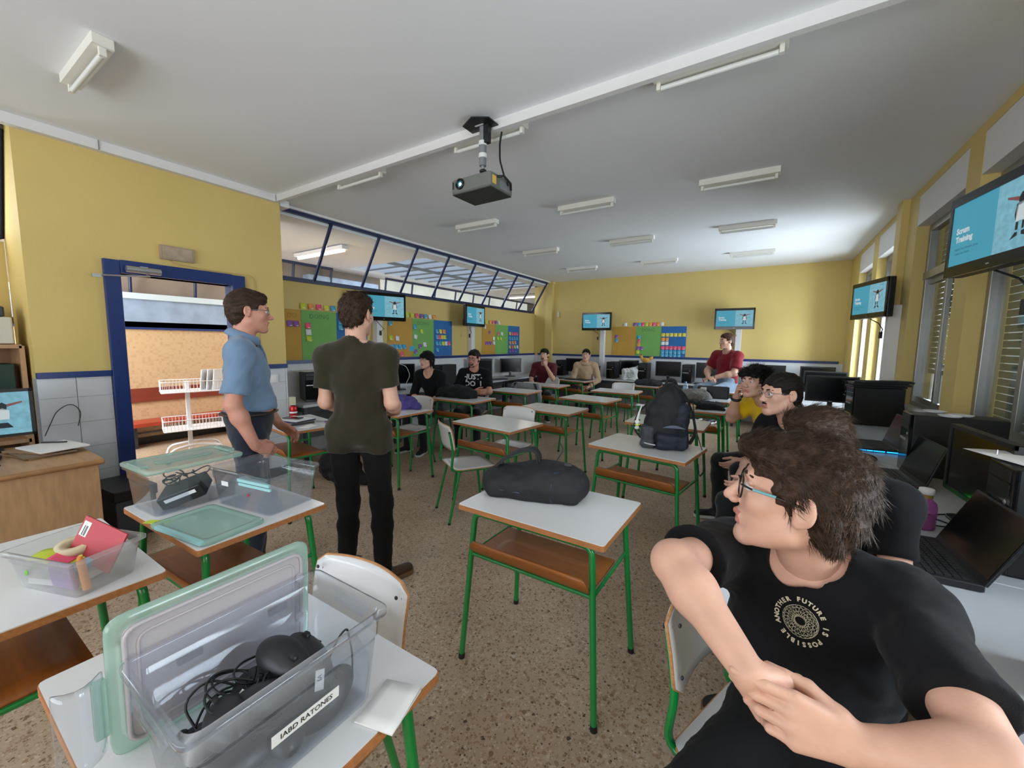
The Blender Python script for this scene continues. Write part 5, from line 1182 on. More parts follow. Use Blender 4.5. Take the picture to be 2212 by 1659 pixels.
# ------------------------------------------------------------------ laptops
def make_laptop(label, loc, rz, tilt=0.32, glow=None, scr=SCRN, w=0.37, d=0.255, lines=False):
    t = thing('laptop', label, 'laptop', loc, rz)
    obj('base', MB().box((0,0,0.013),(w,d,0.022),bev=0.004), mat('laptop_shell','1c1d21',0.4), t)
    k = MB()
    for r in range(6):
        for c in range(15): k.box((-w*0.42+c*w*0.06, d*0.36-r*0.021, 0.0255),(w*0.052,0.017,0.004))
    o = obj('keys', k, KEYM, t); o['kind'] = 'stuff'; obj('touchpad', MB().box((0,-d*0.31,0.0245),(0.105,0.065,0.001)), DGREY, t)
    L = MB().at((0,d/2-0.004,0.026),0,-tilt); L.box((0,0.006,0.115),(w,0.009,0.235),bev=0.003); lid = obj('lid', L, mat('laptop_shell','1c1d21',0.4), t)
    s_ = MB().at((0,d/2-0.004,0.026),0,-tilt); s_.box((0,0.0008,0.122),(w-0.016,0.002,0.205)); obj('screen', s_, scr, lid)
    if lines:
        l_ = MB().at((0,d/2-0.004,0.026),0,-tilt); rr = random.Random(3)
        for i in range(11):
            for c in range(3): 
                if rr.random() < 0.75: l_.box((-w*0.36+c*w*0.3+0.02*rr.random(),-0.001,0.205-i*0.016),(0.05+0.04*rr.random(),0.0006,0.005))
        obj('code_lines', l_, mat('screen_text','aab4bd',emit=0.5), lid)
    if glow:
        g = MB()
        for a, b in ((-0.48,-0.30),(-0.29,-0.15),(-0.14,0.12),(0.15,0.48)):
            if glow == 'deepblue': g.box(((a+b)/2*w, -d/2-0.001, 0.010),((b-a)*w*0.97,0.004,0.007))
            else: g.box((w/2+0.001, (a+b)/2*d, 0.010),(0.004,(b-a)*d*0.97,0.008))
        obj('light_strip', g, mat('glow_'+glow, {'green':'12e04a','blue':'1fa8ff','deepblue':'2a3cff'}[glow], emit=2.2), t)
    return t
make_laptop('open laptop with a green light strip along its near edge', (0.60,3.08,TZ), -1.50, 0.30, 'green')
make_laptop('open laptop with a bright blue light strip, beyond the green-lit one', (0.70,4.02,TZ), -1.45, 0.30, 'blue')
make_laptop('open black laptop with dark screen, nearest on the window table', (0.48,1.97,TZ), -1.52, 0.42)
make_laptop('laptop with a lit dark blue screen and blue glow on the end wall table', (-3.42,8.72,TZ), 0.05, 0.25, 'deepblue', mat('laptop_blue_screen','1a2440',emit=0.9), lines=True)
make_laptop('laptop with pale code lines, half hidden by the olive-shirted man', (-4.72,3.88,TZ), 0.75, 0.18, None, SCRN, lines=True)
make_laptop('teacher\'s open laptop before the slide monitor', (-3.86,0.16,0.7505), -1.85, 0.75)
tag(obj('sticky_note', _nm['c'].copy() and MB().box((0,0,0),(0.075,0.001,0.075)), NC['c'], None, (-4.738,4.538,1.385-0.0), 1.05), 'blue sticky note on the corner of a monitor', 'note')
# ------------------------------------------------------------------ loose things on the tables
def paper(label, x, y, z, rz, w=0.21, h=0.297, m=PAPER, n=1):
    o = obj('paper', MB().grid(lambda u, v: ((u-0.5)*w, (v-0.5)*h, 0.003+0.004*math.sin(u*4+1)*v*v), 6, 6, thick=0.001), m, None, (x,y,z), rz); return tag(o, label, 'paper')
paper('white paper on the tower at the door end of the poster wall table', -4.88,2.93,1.108,0.3)
PINKP = mat('pink_paper','c98f9c',0.7)
for i in range(5): tag(obj('folder', MB().box((0,0,0.006),(0.24,0.31,0.011),bev=0.002), PINKP if i > 2 else BLK, None, (-4.62+0.01*i,8.52,TZ+0.0125*i), 0.1*i), '%s in the left corner pile, %s from the bottom' % ('pink folder' if i > 2 else 'black folder', ORD[i]), 'folder', 'folders in the corner pile')
tag(obj('paper', MB().grid(lambda u, v: (0.10*(u-0.5), 0.02*math.sin(5*u), 0.30*v), 6, 4, thick=0.001), PINKP, None, (-4.96,5.02,TZ+0.005), 0.9), 'pink paper standing beside the broadside tower', 'paper')
paper('white sheet catching light on top of the tower near the right edge', 0.88,2.10,1.108,0.4,0.30,0.42)
paper('white sheet hanging over the glossy monitor and tower', 0.93,1.95,1.118,0.1)
for i, (x, y) in enumerate(((0.88,3.45),(0.96,3.33),(0.90,3.27))): tag(obj('dish', MB().lathe([(0.0001,0.004),(0.04,0.003),(0.052,0.010),(0.054,0.010),(0.042,0.0),(0.0001,0.0)],18), PAPER, None, (x,y,1.108)), 'pale round dish on a tower lid, %s from the window' % ORD[i], 'dish', 'dishes on the tower')
pb = thing('water_bottle', 'pink translucent water bottle with white cap beside the near laptop', 'bottle', (0.60,2.33,TZ))
PINKG = clear_mat('pink_plastic','e8a8e0',0.25,0.08,milkcol=(0.85,0.45,0.78))
obj('bottle_body', MB().lathe([(0.001,0.0),(0.034,0.0),(0.038,0.008),(0.038,0.095),(0.034,0.112),(0.021,0.126),(0.020,0.150)],24), PINKG, pb); obj('water', MB().lathe([(0.001,0.003),(0.034,0.003),(0.0355,0.01),(0.0355,0.055),(0.001,0.055)],24), clear_mat('pink_water','d88ad0',0.40,0.05,milkcol=(0.75,0.3,0.66)), pb)
obj('cap', MB().lathe([(0.024,0.148),(0.025,0.150),(0.025,0.168),(0.022,0.171),(0.001,0.171)],24), PAPER, pb); obj('neck_label', MB().lathe([(0.0212,0.132),(0.0212,0.146)],20), mat('gold_label','a98b3a',0.4), pb)
fb = thing('flask', 'black steel flask with a loop cap on the window table', 'bottle', (0.55,4.40,TZ))
obj('flask_body', MB().lathe([(0.001,0),(0.036,0),(0.038,0.004),(0.038,0.175),(0.028,0.195),(0.024,0.2)],22), BLKG, fb); obj('cap', MB().lathe([(0.024,0.2),(0.026,0.203),(0.026,0.222),(0.001,0.224)],18), BLK, fb); obj('cap_top', MB().lathe([(0.019,0.222),(0.019,0.236),(0.001,0.237)],16), SILV, fb)
obj('loop', MB().tube([(0.026,0,0.21),(0.06,0,0.205),(0.066,0,0.17),(0.05,0,0.15)],0.005,6,rad=0.02), mat('tan_strap','a08a6c',0.6), fb)
pn = thing('pen', 'blue pen stuck beside the glossy monitor', 'pen', (0.735,2.19,1.0)); obj('barrel', MB().tube([(0,0,0),(0.0,0,0.11)],0.006,8), mat('pen_blue','1c5fe0',0.3), pn); obj('tip', MB().tube([(0,0,0.11),(0,0,0.13)],[0.005,0.002],8), SILV, pn)
def cable(label, pts, r=0.003, m=BLK, rad=0.05): return tag(obj('cable', MB().tube(pts, r, 5, rad=rad), m), label, 'cable')
cable('thin black cable curling on the window table by the pink bottle', [(0.55,2.46,0.747),(0.62,2.52,0.745),(0.72,2.42,0.745),(0.66,2.36,0.745),(0.60,2.41,0.745),(0.70,2.55,0.745),(0.80,2.60,0.745)])
cable('white cable hanging over the monitor with the blue note', [(-4.72,4.28,1.15),(-4.66,4.34,1.12),(-4.64,4.40,0.98),(-4.63,4.30,0.85),(-4.66,4.34,0.745)], 0.004, PAPER)
cable('black plug cable between tower and monitor by the man in red', [(-1.17,9.06,0.98),(-1.18,9.0,0.95),(-1.10,8.9,0.84),(-1.04,8.72,0.748)], 0.006)
tag(obj('wall_socket', MB().box((-1.17,9.083,1.0),(0.09,0.03,0.12),bev=0.006), mat('cream_plastic','d2cfb0',0.5)), 'cream socket above the end wall table', 'socket')
tg = thing('cable_tag', 'small white tag lying beside the green-lit laptop', 'tag', (0.66,2.56,TZ+0.002)); obj('card', MB().box((0,0,0.001),(0.035,0.045,0.002)), PAPER, tg)
tag(obj('red_wrapper', MB().grid(lambda u, v: ((u-0.5)*0.05,(v-0.5)*0.09,0.004+0.006*math.sin(u*7)*math.cos(v*5)),6,6,thick=0.001), mat('red_foil','c02a30',0.3), None, (0.50,2.28,TZ+0.004), 0.5), 'crumpled red wrapper beside the pink bottle', 'wrapper')
# plush hen on a tower
hn = thing('plush_hen', 'yellow plush hen on a black tower', 'toy', (-2.20,8.70,1.1075)); YPL = mat('yellow_plush','d3a24a',0.9,bump=0.5,bs=200)
S = SDF(0.006); S.ell((0.02,0,0.055),(0.085,0.05,0.055)).cap((-0.05,0,0.07),(-0.075,0,0.135),0.03,0.026,0.03).chain([(0.08,0,0.07),(0.13,0,0.10),(0.16,0,0.13)],[0.035,0.03,0.012]).plane((0,0,0.0),(0,0,-1)); sdfobj('body', S, YPL, hn)
obj('comb', MB().ell((-0.08,0,0.165),(0.022,0.008,0.016)), RED, hn); obj('beak', MB().tube([(-0.095,0,0.135),(-0.125,0,0.128)],[0.012,0.001],8), mat('beak_orange','c9722a',0.5), hn); obj('wing', MB().ell((0.04,-0.045,0.065),(0.05,0.014,0.032)), YPL, hn)

# ------------------------------------------------------------------ bags, coats and books on the school desks
def soft(name, label, cat, loc, rz, m, build, vox=0.008, amp=0.006, sc=22, seed=1, floor=True):
    t = thing(name, label, cat, loc, rz); S = SDF(vox); build(S)
    nz = wob(amp, sc, seed); S.post = lambda F, X, Y, Z: (np.maximum(F+nz(X, Y, Z), 0.0015-Z-0*X) if floor else F+nz(X, Y, Z))
    sdfobj('body', S, m, t); return t
DZ_ = 0.7605
NYL = mat('black_nylon','15161a',0.7,ns=30,na=0.15,bump=0.25,bs=300); NYN = mat('navy_nylon','1b2131',0.65,ns=30,na=0.15,bump=0.25,bs=300); NYG = mat('grey_nylon','3d4046',0.7,ns=30,na=0.1,bump=0.2,bs=300); JKT = mat('black_wool','101114',0.92,ns=40,na=0.2,bump=0.3,bs=250)
def b_(S):
    S.ell((0.06,0,0.075),(0.165,0.125,0.10)).ell((-0.09,0.0,0.065),(0.16,0.11,0.078)).cap((-0.20,0,0.05),(0.19,0,0.06),0.055,0.075,0.05).box((0.0,0,0.04),(0.22,0.11,0.045),None,0.035,0.04)
sl = soft('sling_bag', 'black sling bag with a broad looped strap on the front desk', 'bag', (-0.925,1.685,DZ_), 0.32, NYL, b_, 0.006, 0.004, 16, 3)
def strap(n, pts, w, m, par, th=0.004):
    P = roundpath(pts, 0.05, 5); mb = MB(); vs = []
    for i, p in enumerate(P):
        d = (P[min(i+1,len(P)-1)]-P[max(i-1,0)]).normalized(); s_ = Vector((0,1,0)); s_ = (s_-d*s_.dot(d)).normalized(); u = d.cross(s_)
        vs += [p+s_*w/2+u*th/2, p-s_*w/2+u*th/2, p-s_*w/2-u*th/2, p+s_*w/2-u*th/2]
    k = len(P); mb.add(vs, [(4*i+j,4*i+(j+1)%4,4*i+4+(j+1)%4,4*i+4+j) for i in range(k-1) for j in range(4)]+[(3,2,1,0),(4*k-4,4*k-3,4*k-2,4*k-1)], 0, False); return obj(n, mb, m, par)
strap('strap', [(-0.215,0,0.075),(-0.20,0.01,0.13),(-0.10,0.015,0.205),(-0.01,0.015,0.225),(0.02,0.01,0.19),(0.015,0.0,0.15)], 0.055, NYL, sl, 0.014)
strap('thin_strap', [(0.01,-0.01,0.20),(0.015,-0.03,0.16),(0.06,-0.05,0.15),(0.15,-0.03,0.16)], 0.022, NYL, sl, 0.005)
obj('side_panel', MB().grid(lambda u, v: (0.095+0.055*u+0.03*v*v-0.02*v, -0.118-0.012*math.sin(math.pi*v)+0.03*v*v+0.03*u, 0.012+0.135*v), 5, 8, thick=0.003), mat('slate_nylon','28324a',0.6), sl)
obj('zip', MB().tube([(-0.225,-0.065,0.05),(-0.15,-0.108,0.047),(-0.05,-0.122,0.045)],0.003,5), mat('zip_blue','33465c',0.4), sl)
obj('buckle', MB().box((0.16,-0.02,0.168),(0.035,0.02,0.012),bev=0.003), DGREY, sl); obj('loose_cord', MB().tube([(0.10,0.03,0.17),(0.13,0.05,0.22),(0.11,0.06,0.25)],0.003,5,rad=0.02), BLK, sl)
# tall backpack
def b_(S):
    S.box((0,0,0.16),(0.145,0.105,0.165),None,0.07,0.04).ell((0.015,0.0,0.30),(0.110,0.09,0.155)).ell((-0.01,-0.06,0.13),(0.12,0.075,0.13)).cap((0.02,0.03,0.42),(0.05,0.045,0.45),0.035,0.02,0.04)
bp = soft('backpack', 'tall black and navy backpack standing on a desk', 'bag', (-0.60,3.05,DZ_), 0.28, NYL, b_, 0.007, 0.006, 18, 5)
S = SDF(0.007); S.box((0.035,-0.125,0.10),(0.105,0.035,0.095),None,0.03,0.03).ell((0.035,-0.13,0.09),(0.09,0.045,0.085)).plane((0,0,0.002),(0,0,-1)).plane((0,0,0.17),(0.0,-0.35,1)); nz = wob(0.005,20,2); S.post = lambda F, X, Y, Z: F+nz(X,Y,Z); sdfobj('front_pocket', S, NYN, bp)
S = SDF(0.007); S.box((-0.125,-0.07,0.085),(0.045,0.07,0.08),None,0.03,0.03).plane((0,0,0.002),(0,0,-1)); S.post = lambda F, X, Y, Z: F+nz(X,Y,Z); sp_ = sdfobj('side_pocket', S, NYG, bp)
obj('reflective_piping', MB().tube([(-0.172,-0.05,0.05),(-0.165,-0.12,0.045),(-0.12,-0.145,0.04),(-0.075,-0.150,0.036)],0.005,6,rad=0.03), mat('reflective','b9bcc0',0.4), bp)
obj('pocket_lining', MB().grid(lambda u, v: (-0.035+0.15*u, -0.162-0.006*math.sin(math.pi*u), 0.165+0.022*v*(math.sin(math.pi*u))), 8, 3, thick=0.003), mat('slate_lining','5d6579',0.7), bp)
S = SDF(0.007); S.box((0.10,0.0,0.17),(0.052,0.108,0.16),None,0.05,0.02).plane((0,0,0.004),(0,0,-1)); S.post = lambda F, X, Y, Z: F+nz(X,Y,Z); sdfobj('side_panel', S, NYN, bp)
strap('shoulder_strap', [(0.05,0.10,0.44),(0.13,0.12,0.38),(0.19,0.10,0.24),(0.215,0.06,0.10),(0.17,0.03,0.02)], 0.055, NYL, bp, 0.012)
strap('webbing', [(0.18,0.05,0.32),(0.20,0.0,0.15),(0.235,-0.03,0.03),(0.25,-0.04,-0.01),(0.27,-0.05,-0.14),(0.235,-0.05,-0.20),(0.225,-0.045,-0.10)], 0.022, NYL, bp, 0.004)
obj('haul_loop', MB().tube([(-0.01,0.05,0.44),(0.0,0.06,0.485),(0.05,0.065,0.485),(0.07,0.06,0.44)],0.009,6,rad=0.02), NYL, bp)
strap('left_strap', [(-0.13,0.05,0.30),(-0.20,0.06,0.22),(-0.225,0.03,0.11),(-0.17,0.0,0.05)], 0.04, NYL, bp, 0.010)
ck = obj('charm', MB().ell((0,0,0.0),(0.024,0.018,0.030)).ell((0,-0.002,0.042),(0.022,0.019,0.020)).tube([(0,0,0.06),(0.012,0,0.12),(0.03,0.01,0.18)],[0.012,0.004],6), mat('white_plush','e5e7e2',0.8), bp, (-0.20,-0.05,0.14)); ck.scale = (0.85,0.85,0.85)
obj('charm_patch', MB().ell((-0.02,-0.008,0.012),(0.010,0.012,0.016)).ell((0.02,-0.008,0.012),(0.010,0.012,0.016)).ell((-0.012,-0.014,-0.028),(0.011,0.009,0.010)).ell((0.012,-0.014,-0.028),(0.011,0.009,0.010)).ell((-0.016,0,0.058),(0.008,0.006,0.008)).ell((0.016,0,0.058),(0.008,0.006,0.008)), BLK, ck); obj('charm_scarf', MB().tube([(-0.02,-0.012,0.02),(0,-0.02,0.012),(0.022,-0.012,0.024)],0.006,6), NC['l'], ck)
# coats
def heap(L, Wd, Hh, seed):
    r = random.Random(seed)
    def f(S):
        S.ell((0,0,Hh*0.35),(L*0.48,Wd*0.45,Hh*0.6))
        for i in range(7): a = r.uniform(-0.38,0.38)*L; y = r.uniform(-0.25,0.25)*Wd; S.ell((a,y,Hh*r.uniform(0.2,0.6)),(L*r.uniform(0.14,0.24),Wd*r.uniform(0.16,0.3),Hh*r.uniform(0.25,0.4)),rotm(r.uniform(0,3)),0.03)
        for s in (-1,1): S.cap((s*L*0.2,-Wd*0.2,Hh*0.2),(s*L*0.46,-Wd*r.uniform(-0.2,0.4),Hh*0.12),Hh*0.3,Hh*0.16,0.04)
    return f
soft('jacket', 'black jacket heaped on the desk before the man with crossed arms', 'jacket', (-3.50,4.17,DZ_), 0.12, JKT, heap(0.58,0.34,0.17,1), 0.008, 0.010, 18, 11)
PUR = mat('purple_fabric','433a80',0.75,ns=20,na=0.12,bump=0.2,bs=200)
soft('jacket', 'purple jacket with folds on the desk behind the olive-shirted man', 'jacket', (-3.42,3.14,DZ_), -0.12, PUR, heap(0.50,0.22,0.14,4), 0.007, 0.010, 24, 12)
ps = thing('drawing_folder', 'lilac flat folder under the purple jacket', 'folder', (-3.43,2.93,DZ_), 0.0); obj('cover', MB().box((0,0,0.003),(0.34,0.16,0.006)), mat('lilac_card','8f7fc0',0.6), ps)
GRJ = mat('grey_fleece','84878a',0.9,ns=25,na=0.12,bump=0.2,bs=200)
jk = soft('jacket', 'pale grey jacket with black sleeve stripes hung over a chair', 'jacket', (-3.42,5.86,0.40), 0.1, GRJ, lambda S: S.box((0,0,0.20),(0.24,0.07,0.20),None,0.06,0.05).cap((-0.22,-0.02,0.36),(-0.25,-0.03,0.02),0.055,0.045,0.04).cap((0.22,-0.02,0.36),(0.26,-0.03,0.0),0.055,0.045,0.04).cap((-0.2,0,0.40),(0.2,0,0.40),0.03,0.03,0.05), 0.009, 0.008, 18, 13, False)
for s in (-1,1):
    for q in (-1,0,1): obj('stripe', MB().tube([(s*(0.17+q*0.016),-0.062,0.43),(s*(0.225+q*0.013),-0.085,0.33),(s*(0.255+q*0.012),-0.085,0.14)],0.0055,5), BLK, jk)
dup(ch, (-3.42,5.86,0), P_+0.1, 'school chair under the striped grey jacket')
for i, (x, y, r) in enumerate(((-3.36,7.62,0.1),(-3.10,7.60,-0.3))): tag(obj('folder', MB().grid(lambda u, v: ((u-0.5)*0.30,(v-0.5)*0.22,0.012+0.012*abs(u-0.5)),6,3,thick=0.010), BLK, None, (x,y,DZ_+0.006), r), 'dark folder on the hoodie wearer\'s desk, %s one' % ('left','right')[i], 'folder')
bw = soft('tote_bag', 'white bag with dark wavy lines standing on the end wall table', 'bag', (-2.44,8.53,TZ), 0.25, mat('white_canvas','c3c5c4',0.8,bump=0.2,bs=60), lambda S: S.box((0,0,0.12),(0.17,0.06,0.13),None,0.05,0.04).cap((0.05,0,0.22),(0.14,0,0.30),0.05,0.02,0.05), 0.009, 0.010, 20, 14)
for i in range(4): obj('printed_line', MB().tube([(-0.13+0.01*i,-0.062,0.15-0.03*i),(-0.06,-0.070,0.165-0.03*i),(0.0,-0.070,0.15-0.03*i),(0.07,-0.066,0.17-0.03*i)],0.004,5), DGREY, bw)
soft('jacket', 'dark jacket with grey lining on the rearmost middle desk', 'jacket', (-1.80,7.46,DZ_), -0.1, mat('charcoal_wool','2b2d31',0.9,ns=30,na=0.2,bump=0.2,bs=200), heap(0.52,0.30,0.12,6), 0.009, 0.010, 18, 15)
soft('jacket', 'black jacket spread over the right column desk', 'jacket', (-0.62,5.20,DZ_), 0.1, JKT, heap(0.50,0.36,0.09,7), 0.008, 0.009, 20, 16)
pz = soft('printed_cloth', 'red and cream printed garment hanging off the desk corner', 'garment', (-0.80,4.98,DZ_), 0.4, mat('cream_print','cfb183',0.8), heap(0.26,0.14,0.07,8), 0.006, 0.006, 25, 17)
rr = random.Random(5)
for i in range(7): obj('printed_spot', MB().ell((rr.uniform(-0.09,0.09), rr.uniform(-0.055,0.0), rr.uniform(0.035,0.062)),(0.020,0.014,0.010),n=10,k=6), (RED, RED, PAPER, BLK)[i%4], pz)
GSW = mat('heather_grey','76756f',0.95,ns=60,na=0.25,bump=0.3,bs=250)
soft('sweater', 'heather grey sweater crumpled beside the water bottle', 'garment', (-0.84,6.02,DZ_), 0.1, GSW, heap(0.46,0.28,0.14,9), 0.008, 0.010, 22, 18)
lc = thing('laptop_case', 'black case with a white label in front of the man in red', 'case', (-0.62,6.22,DZ_), 0.05); obj('shell', MB().box((0,0,0.085),(0.40,0.07,0.17),bev=0.02), BLK, lc); obj('label', MB().box((-0.12,-0.0358,0.125),(0.075,0.001,0.055)), PAPER, lc)
wb = thing('water_bottle', 'clear plastic water bottle with pale blue label behind the backpack', 'bottle', (-0.98,6.22,DZ_)); obj('bottle_body', MB().lathe([(0.001,0),(0.032,0),(0.034,0.01),(0.031,0.05),(0.034,0.09),(0.034,0.15),(0.016,0.19),(0.013,0.2)],18), clear_mat('bottle_pet','eaf3f8',0.12,0.05), wb); obj('label', MB().lathe([(0.0345,0.085),(0.0345,0.14)],18), mat('label_blue','a9c6dd',0.5), wb); obj('cap', MB().lathe([(0.015,0.198),(0.015,0.214),(0.001,0.215)],14), mat('cap_blue','4d8fc4',0.4), wb)
paper('white paper hanging from the shelf of the middle column desk', -1.63,6.30,0.56,0.2,0.14,0.20)
# phone desk
nb = [(0.30,0.22,0.014,'3d3a3a','dark grey binder lowest in the pile by the phone'),(0.29,0.21,0.010,'6d6458','brown exercise book in the pile by the phone'),(0.285,0.215,0.010,'1d2752','navy folder near the top of the pile by the phone'),(0.27,0.20,0.004,'d8dade','white sheets on top of the pile under the phone')]
z = DZ_
for i, (w_, d_, h_, c, lb) in enumerate(nb): tag(obj('notebook', MB().box((0,0,h_/2),(w_,d_,h_),bev=0.002), mat('book_%d'%i,c,0.6), None, (-3.56+0.012*i,1.975-0.004*i,z+0.0004), -0.1+0.09*i), lb, 'notebook'); z += h_+0.0006
ph = thing('phone', 'black phone lying on the pile of notebooks', 'phone', (-3.55,1.96,z+0.0004), 0.35); obj('body', MB().box((0,0,0.004),(0.16,0.075,0.008),bev=0.003), DGREY, ph); obj('screen', MB().box((0,0,0.0083),(0.15,0.068,0.0006)), BLKG, ph)
cn = thing('drink_can', 'red drink can at the left end of the phone desk', 'can', (-3.79,2.10,DZ_)); obj('can_body', MB().lathe([(0.001,0.0),(0.024,0),(0.033,0.010),(0.033,0.103),(0.027,0.115)],22), mat('can_red','b01820',0.25,metal=0.4), cn); obj('lid', MB().lathe([(0.027,0.115),(0.025,0.113),(0.001,0.112)],20), SILV, cn); obj('print_band', MB().lathe([(0.0334,0.045),(0.0334,0.06)],22), PAPER, cn)
sc = thing('scissors', 'purple-handled scissors at the back of the phone desk', 'scissors', (-3.36,2.14,DZ_), 0.3); PURP = mat('purple_plastic','7a2a8a',0.35)
for s in (-1,1): obj('handle', MB().at((0.05,s*0.022,0.012)).tube([(0.022*math.cos(a),0.016*math.sin(a),0) for a in np.linspace(0,2*math.pi,14)[:-1]],0.006,6,closed=True), PURP, sc); obj('blade', MB().box((-0.04,s*0.004,0.008),(0.10,0.012,0.002)), SILV, sc)
paper('folded white paper on the right end of the phone desk', -3.28,1.95,DZ_+0.001,0.4,0.10,0.15)
soft('backpack', 'black backpack slumped on the floor beneath the phone desk', 'bag', (-3.85,2.62,0.0), 0.4, JKT, lambda S: S.ell((0,0,0.16),(0.24,0.17,0.20)).ell((0.12,-0.08,0.08),(0.20,0.14,0.10)).ell((0.33,-0.10,0.05),(0.12,0.08,0.06)), 0.011, 0.012, 14, 19)
# ------------------------------------------------------------------ storage boxes
BOXC = clear_mat('clear_box','fafcff',0.05,0.06,milkcol=(0.80,0.86,0.95)); BOXF = clear_mat('frosted_box','f8f9f9',0.20,0.25,milkcol=(0.92,0.93,0.93)); MINT = clear_mat('mint_plastic','d8eee6',0.55,0.15,milkcol=(0.62,0.80,0.74)); LIDG = mat('lid_grey','b6b1b8',0.35); AQUA = mat('aqua_handle','9ed2d6',0.3)
def tub(w0, d0, w1, d1, h, r=0.025, th=0.0025, rim=0.010):
    mb = MB(); n = len(rrect(1,1,0.1,5))
    prof = [(w0,d0,0.0),(w0+0.004,d0+0.004,0.006),((w0*0.3+w1*0.7),(d0*0.3+d1*0.7),h*0.72),((w0*0.3+w1*0.7)+0.006,(d0*0.3+d1*0.7)+0.006,h*0.73),(w1,d1,h-0.012),(w1+2*rim,d1+2*rim,h-0.010),(w1+2*rim,d1+2*rim,h),(w1-2*th,d1-2*th,h),((w0*0.3+w1*0.7)+0.006-2*th,(d0*0.3+d1*0.7)+0.006-2*th,h*0.73),(w0-2*th,d0-2*th,0.004)]
    vs = [(x, y, z) for a, b, z in prof for x, y in rrect(a, b, r, 5)]
    mb.add(vs, [(j*n+i, j*n+(i+1)%n, (j+1)*n+(i+1)%n, (j+1)*n+i) for j in range(len(prof)-1) for i in range(n)], 0, True)
    mb.add(vs[:n], [tuple(range(n-1,-1,-1))]); mb.add(vs[-n:], [tuple(range(n))]); return mb
def lidmesh(w, d, th=0.022):
    mb = MB(); n = len(rrect(1,1,0.1,5)); prof = [(w-0.03,d-0.03,0.004),(w-0.03,d-0.03,0.0),(w-0.004,d-0.004,0.0),(w,d,0.004),(w,d,th*0.6),(w-0.008,d-0.008,th*0.75),(w-0.05,d-0.05,th*0.8),(w-0.06,d-0.06,th*0.55)]
    vs = [(x, y, z) for a, b, z in prof for x, y in rrect(a, b, 0.03, 5)]
    mb.add(vs, [(j*n+i, j*n+(i+1)%n, (j+1)*n+(i+1)%n, (j+1)*n+i) for j in range(len(prof)-1) for i in range(n)], 0, True); mb.add(vs[-n:], [tuple(range(n))]); return mb
# the box of mice on the nearest desk
bx = thing('storage_box', 'open clear storage box full of computer mice on the nearest desk', 'box', (-0.755,0.352,DZ_), 0)
obj('tub', tub(0.205,0.295,0.245,0.335,0.195), BOXC, bx)
lb = obj('label_strip', MB().box((0.1135,0.0,0.095),(0.0012,0.120,0.021)), PAPER, bx); lb.rotation_euler = (0,0.088,0); lb.location = (0.0018,0,0.01)
tx = MB(); put_text(tx, 'IABD RATONES', 0.0135, Matrix.Translation((0.1145,0.0,0.095)) @ Matrix.Rotation(math.pi/2,4,'Z') @ Matrix.Rotation(math.pi/2,4,'X'), 0, 'CENTER', 0.0002); obj('lettering', tx, BLK, lb)
for s in (-1,1): obj('clip', MB().box((0.0,s*0.176,0.165),(0.12,0.008,0.02),bev=0.003).box((0.0,s*0.171,0.150),(0.10,0.006,0.012),bev=0.002), BOXC, bx)
for x in (-0.117,): 
    for y in (-0.08,0.08): obj('lug', MB().box((x-0.004,y,0.15),(0.008,0.04,0.014),bev=0.002), BOXC, bx)
rr = random.Random(11)
nm = ['corner nearest the standing lid','near right corner','lettered side, low in the middle','far end, low in the middle','standing-lid side, low','far right corner','middle of the heap','near end, second layer','far end, second layer','lettered side, second layer','lid side, second layer','top, lying on its back at the lid side','top, toward the far end','top, by the lettered side','top, at the near end','very top of the heap']
sp = [(-0.055,-0.105,0.010),(0.045,-0.10,0.012),(0.05,0.0,0.014),(0.0,0.10,0.012),(-0.055,0.0,0.012),(0.055,0.10,0.012),(0.0,0.0,0.03),(0.0,-0.10,0.048),(0.01,0.085,0.048),(0.06,0.03,0.050),(-0.055,0.05,0.050),(-0.03,-0.02,0.088),(0.02,0.075,0.092),(0.055,-0.03,0.088),(0.03,-0.095,0.082),(0.0,0.035,0.112)]
for i, ((x, y, z), n_) in enumerate(zip(sp, nm)):
    c = rr.uniform(0, 6.28); m_ = mouse(-0.755+x*0.85, 0.352+y*0.82, DZ_+0.006+z, c, 'dark computer mouse in the clear box, %s' % n_); m_.rotation_euler = (3.3 if i == 11 else rr.uniform(-0.45,0.45), rr.uniform(-0.4,0.4), c); m_.scale = (1.25,1.2,1.2)
def tangle(name, label, loc, n, rx, ry, z0, z1, seed, r=0.0022):
    q = random.Random(seed); mb = MB(); pts = []
    for k in range(n):
        cx, cy, cz = q.uniform(-rx*0.6,rx*0.6), q.uniform(-ry*0.6,ry*0.6), q.uniform(z0,z1); ra, rb = q.uniform(0.25,0.45)*rx, q.uniform(0.25,0.4)*ry; p0 = q.uniform(0,6.28)
        mb.tube([(max(-rx,min(rx,cx+ra*math.cos(p0+t*0.7))), max(-ry,min(ry,cy+rb*math.sin(p0+t*0.7))), cz+0.012*math.sin(t+k)) for t in range(9)], r, 5, rad=0.02, seg=3)
    o = obj(name, mb, BLK, None, loc); return tag(o, label, 'cables', None, 'stuff')
tangle('mouse_cables', 'tangle of black mouse cables heaped in the clear box', (-0.755,0.352,DZ_), 20, 0.085, 0.125, 0.06, 0.125, 4)
cable('black cable arching above the heap inside the clear box', [(-0.71,0.43,0.84),(-0.70,0.46,0.90),(-0.70,0.48,0.91),(-0.69,0.485,0.85),(-0.69,0.48,0.79)], 0.0022, BLK, 0.03)
cable('black cable looping at the standing-lid end of the clear box', [(-0.80,0.25,0.82),(-0.83,0.24,0.86),(-0.83,0.28,0.88),(-0.80,0.32,0.85)], 0.0022, BLK, 0.03)
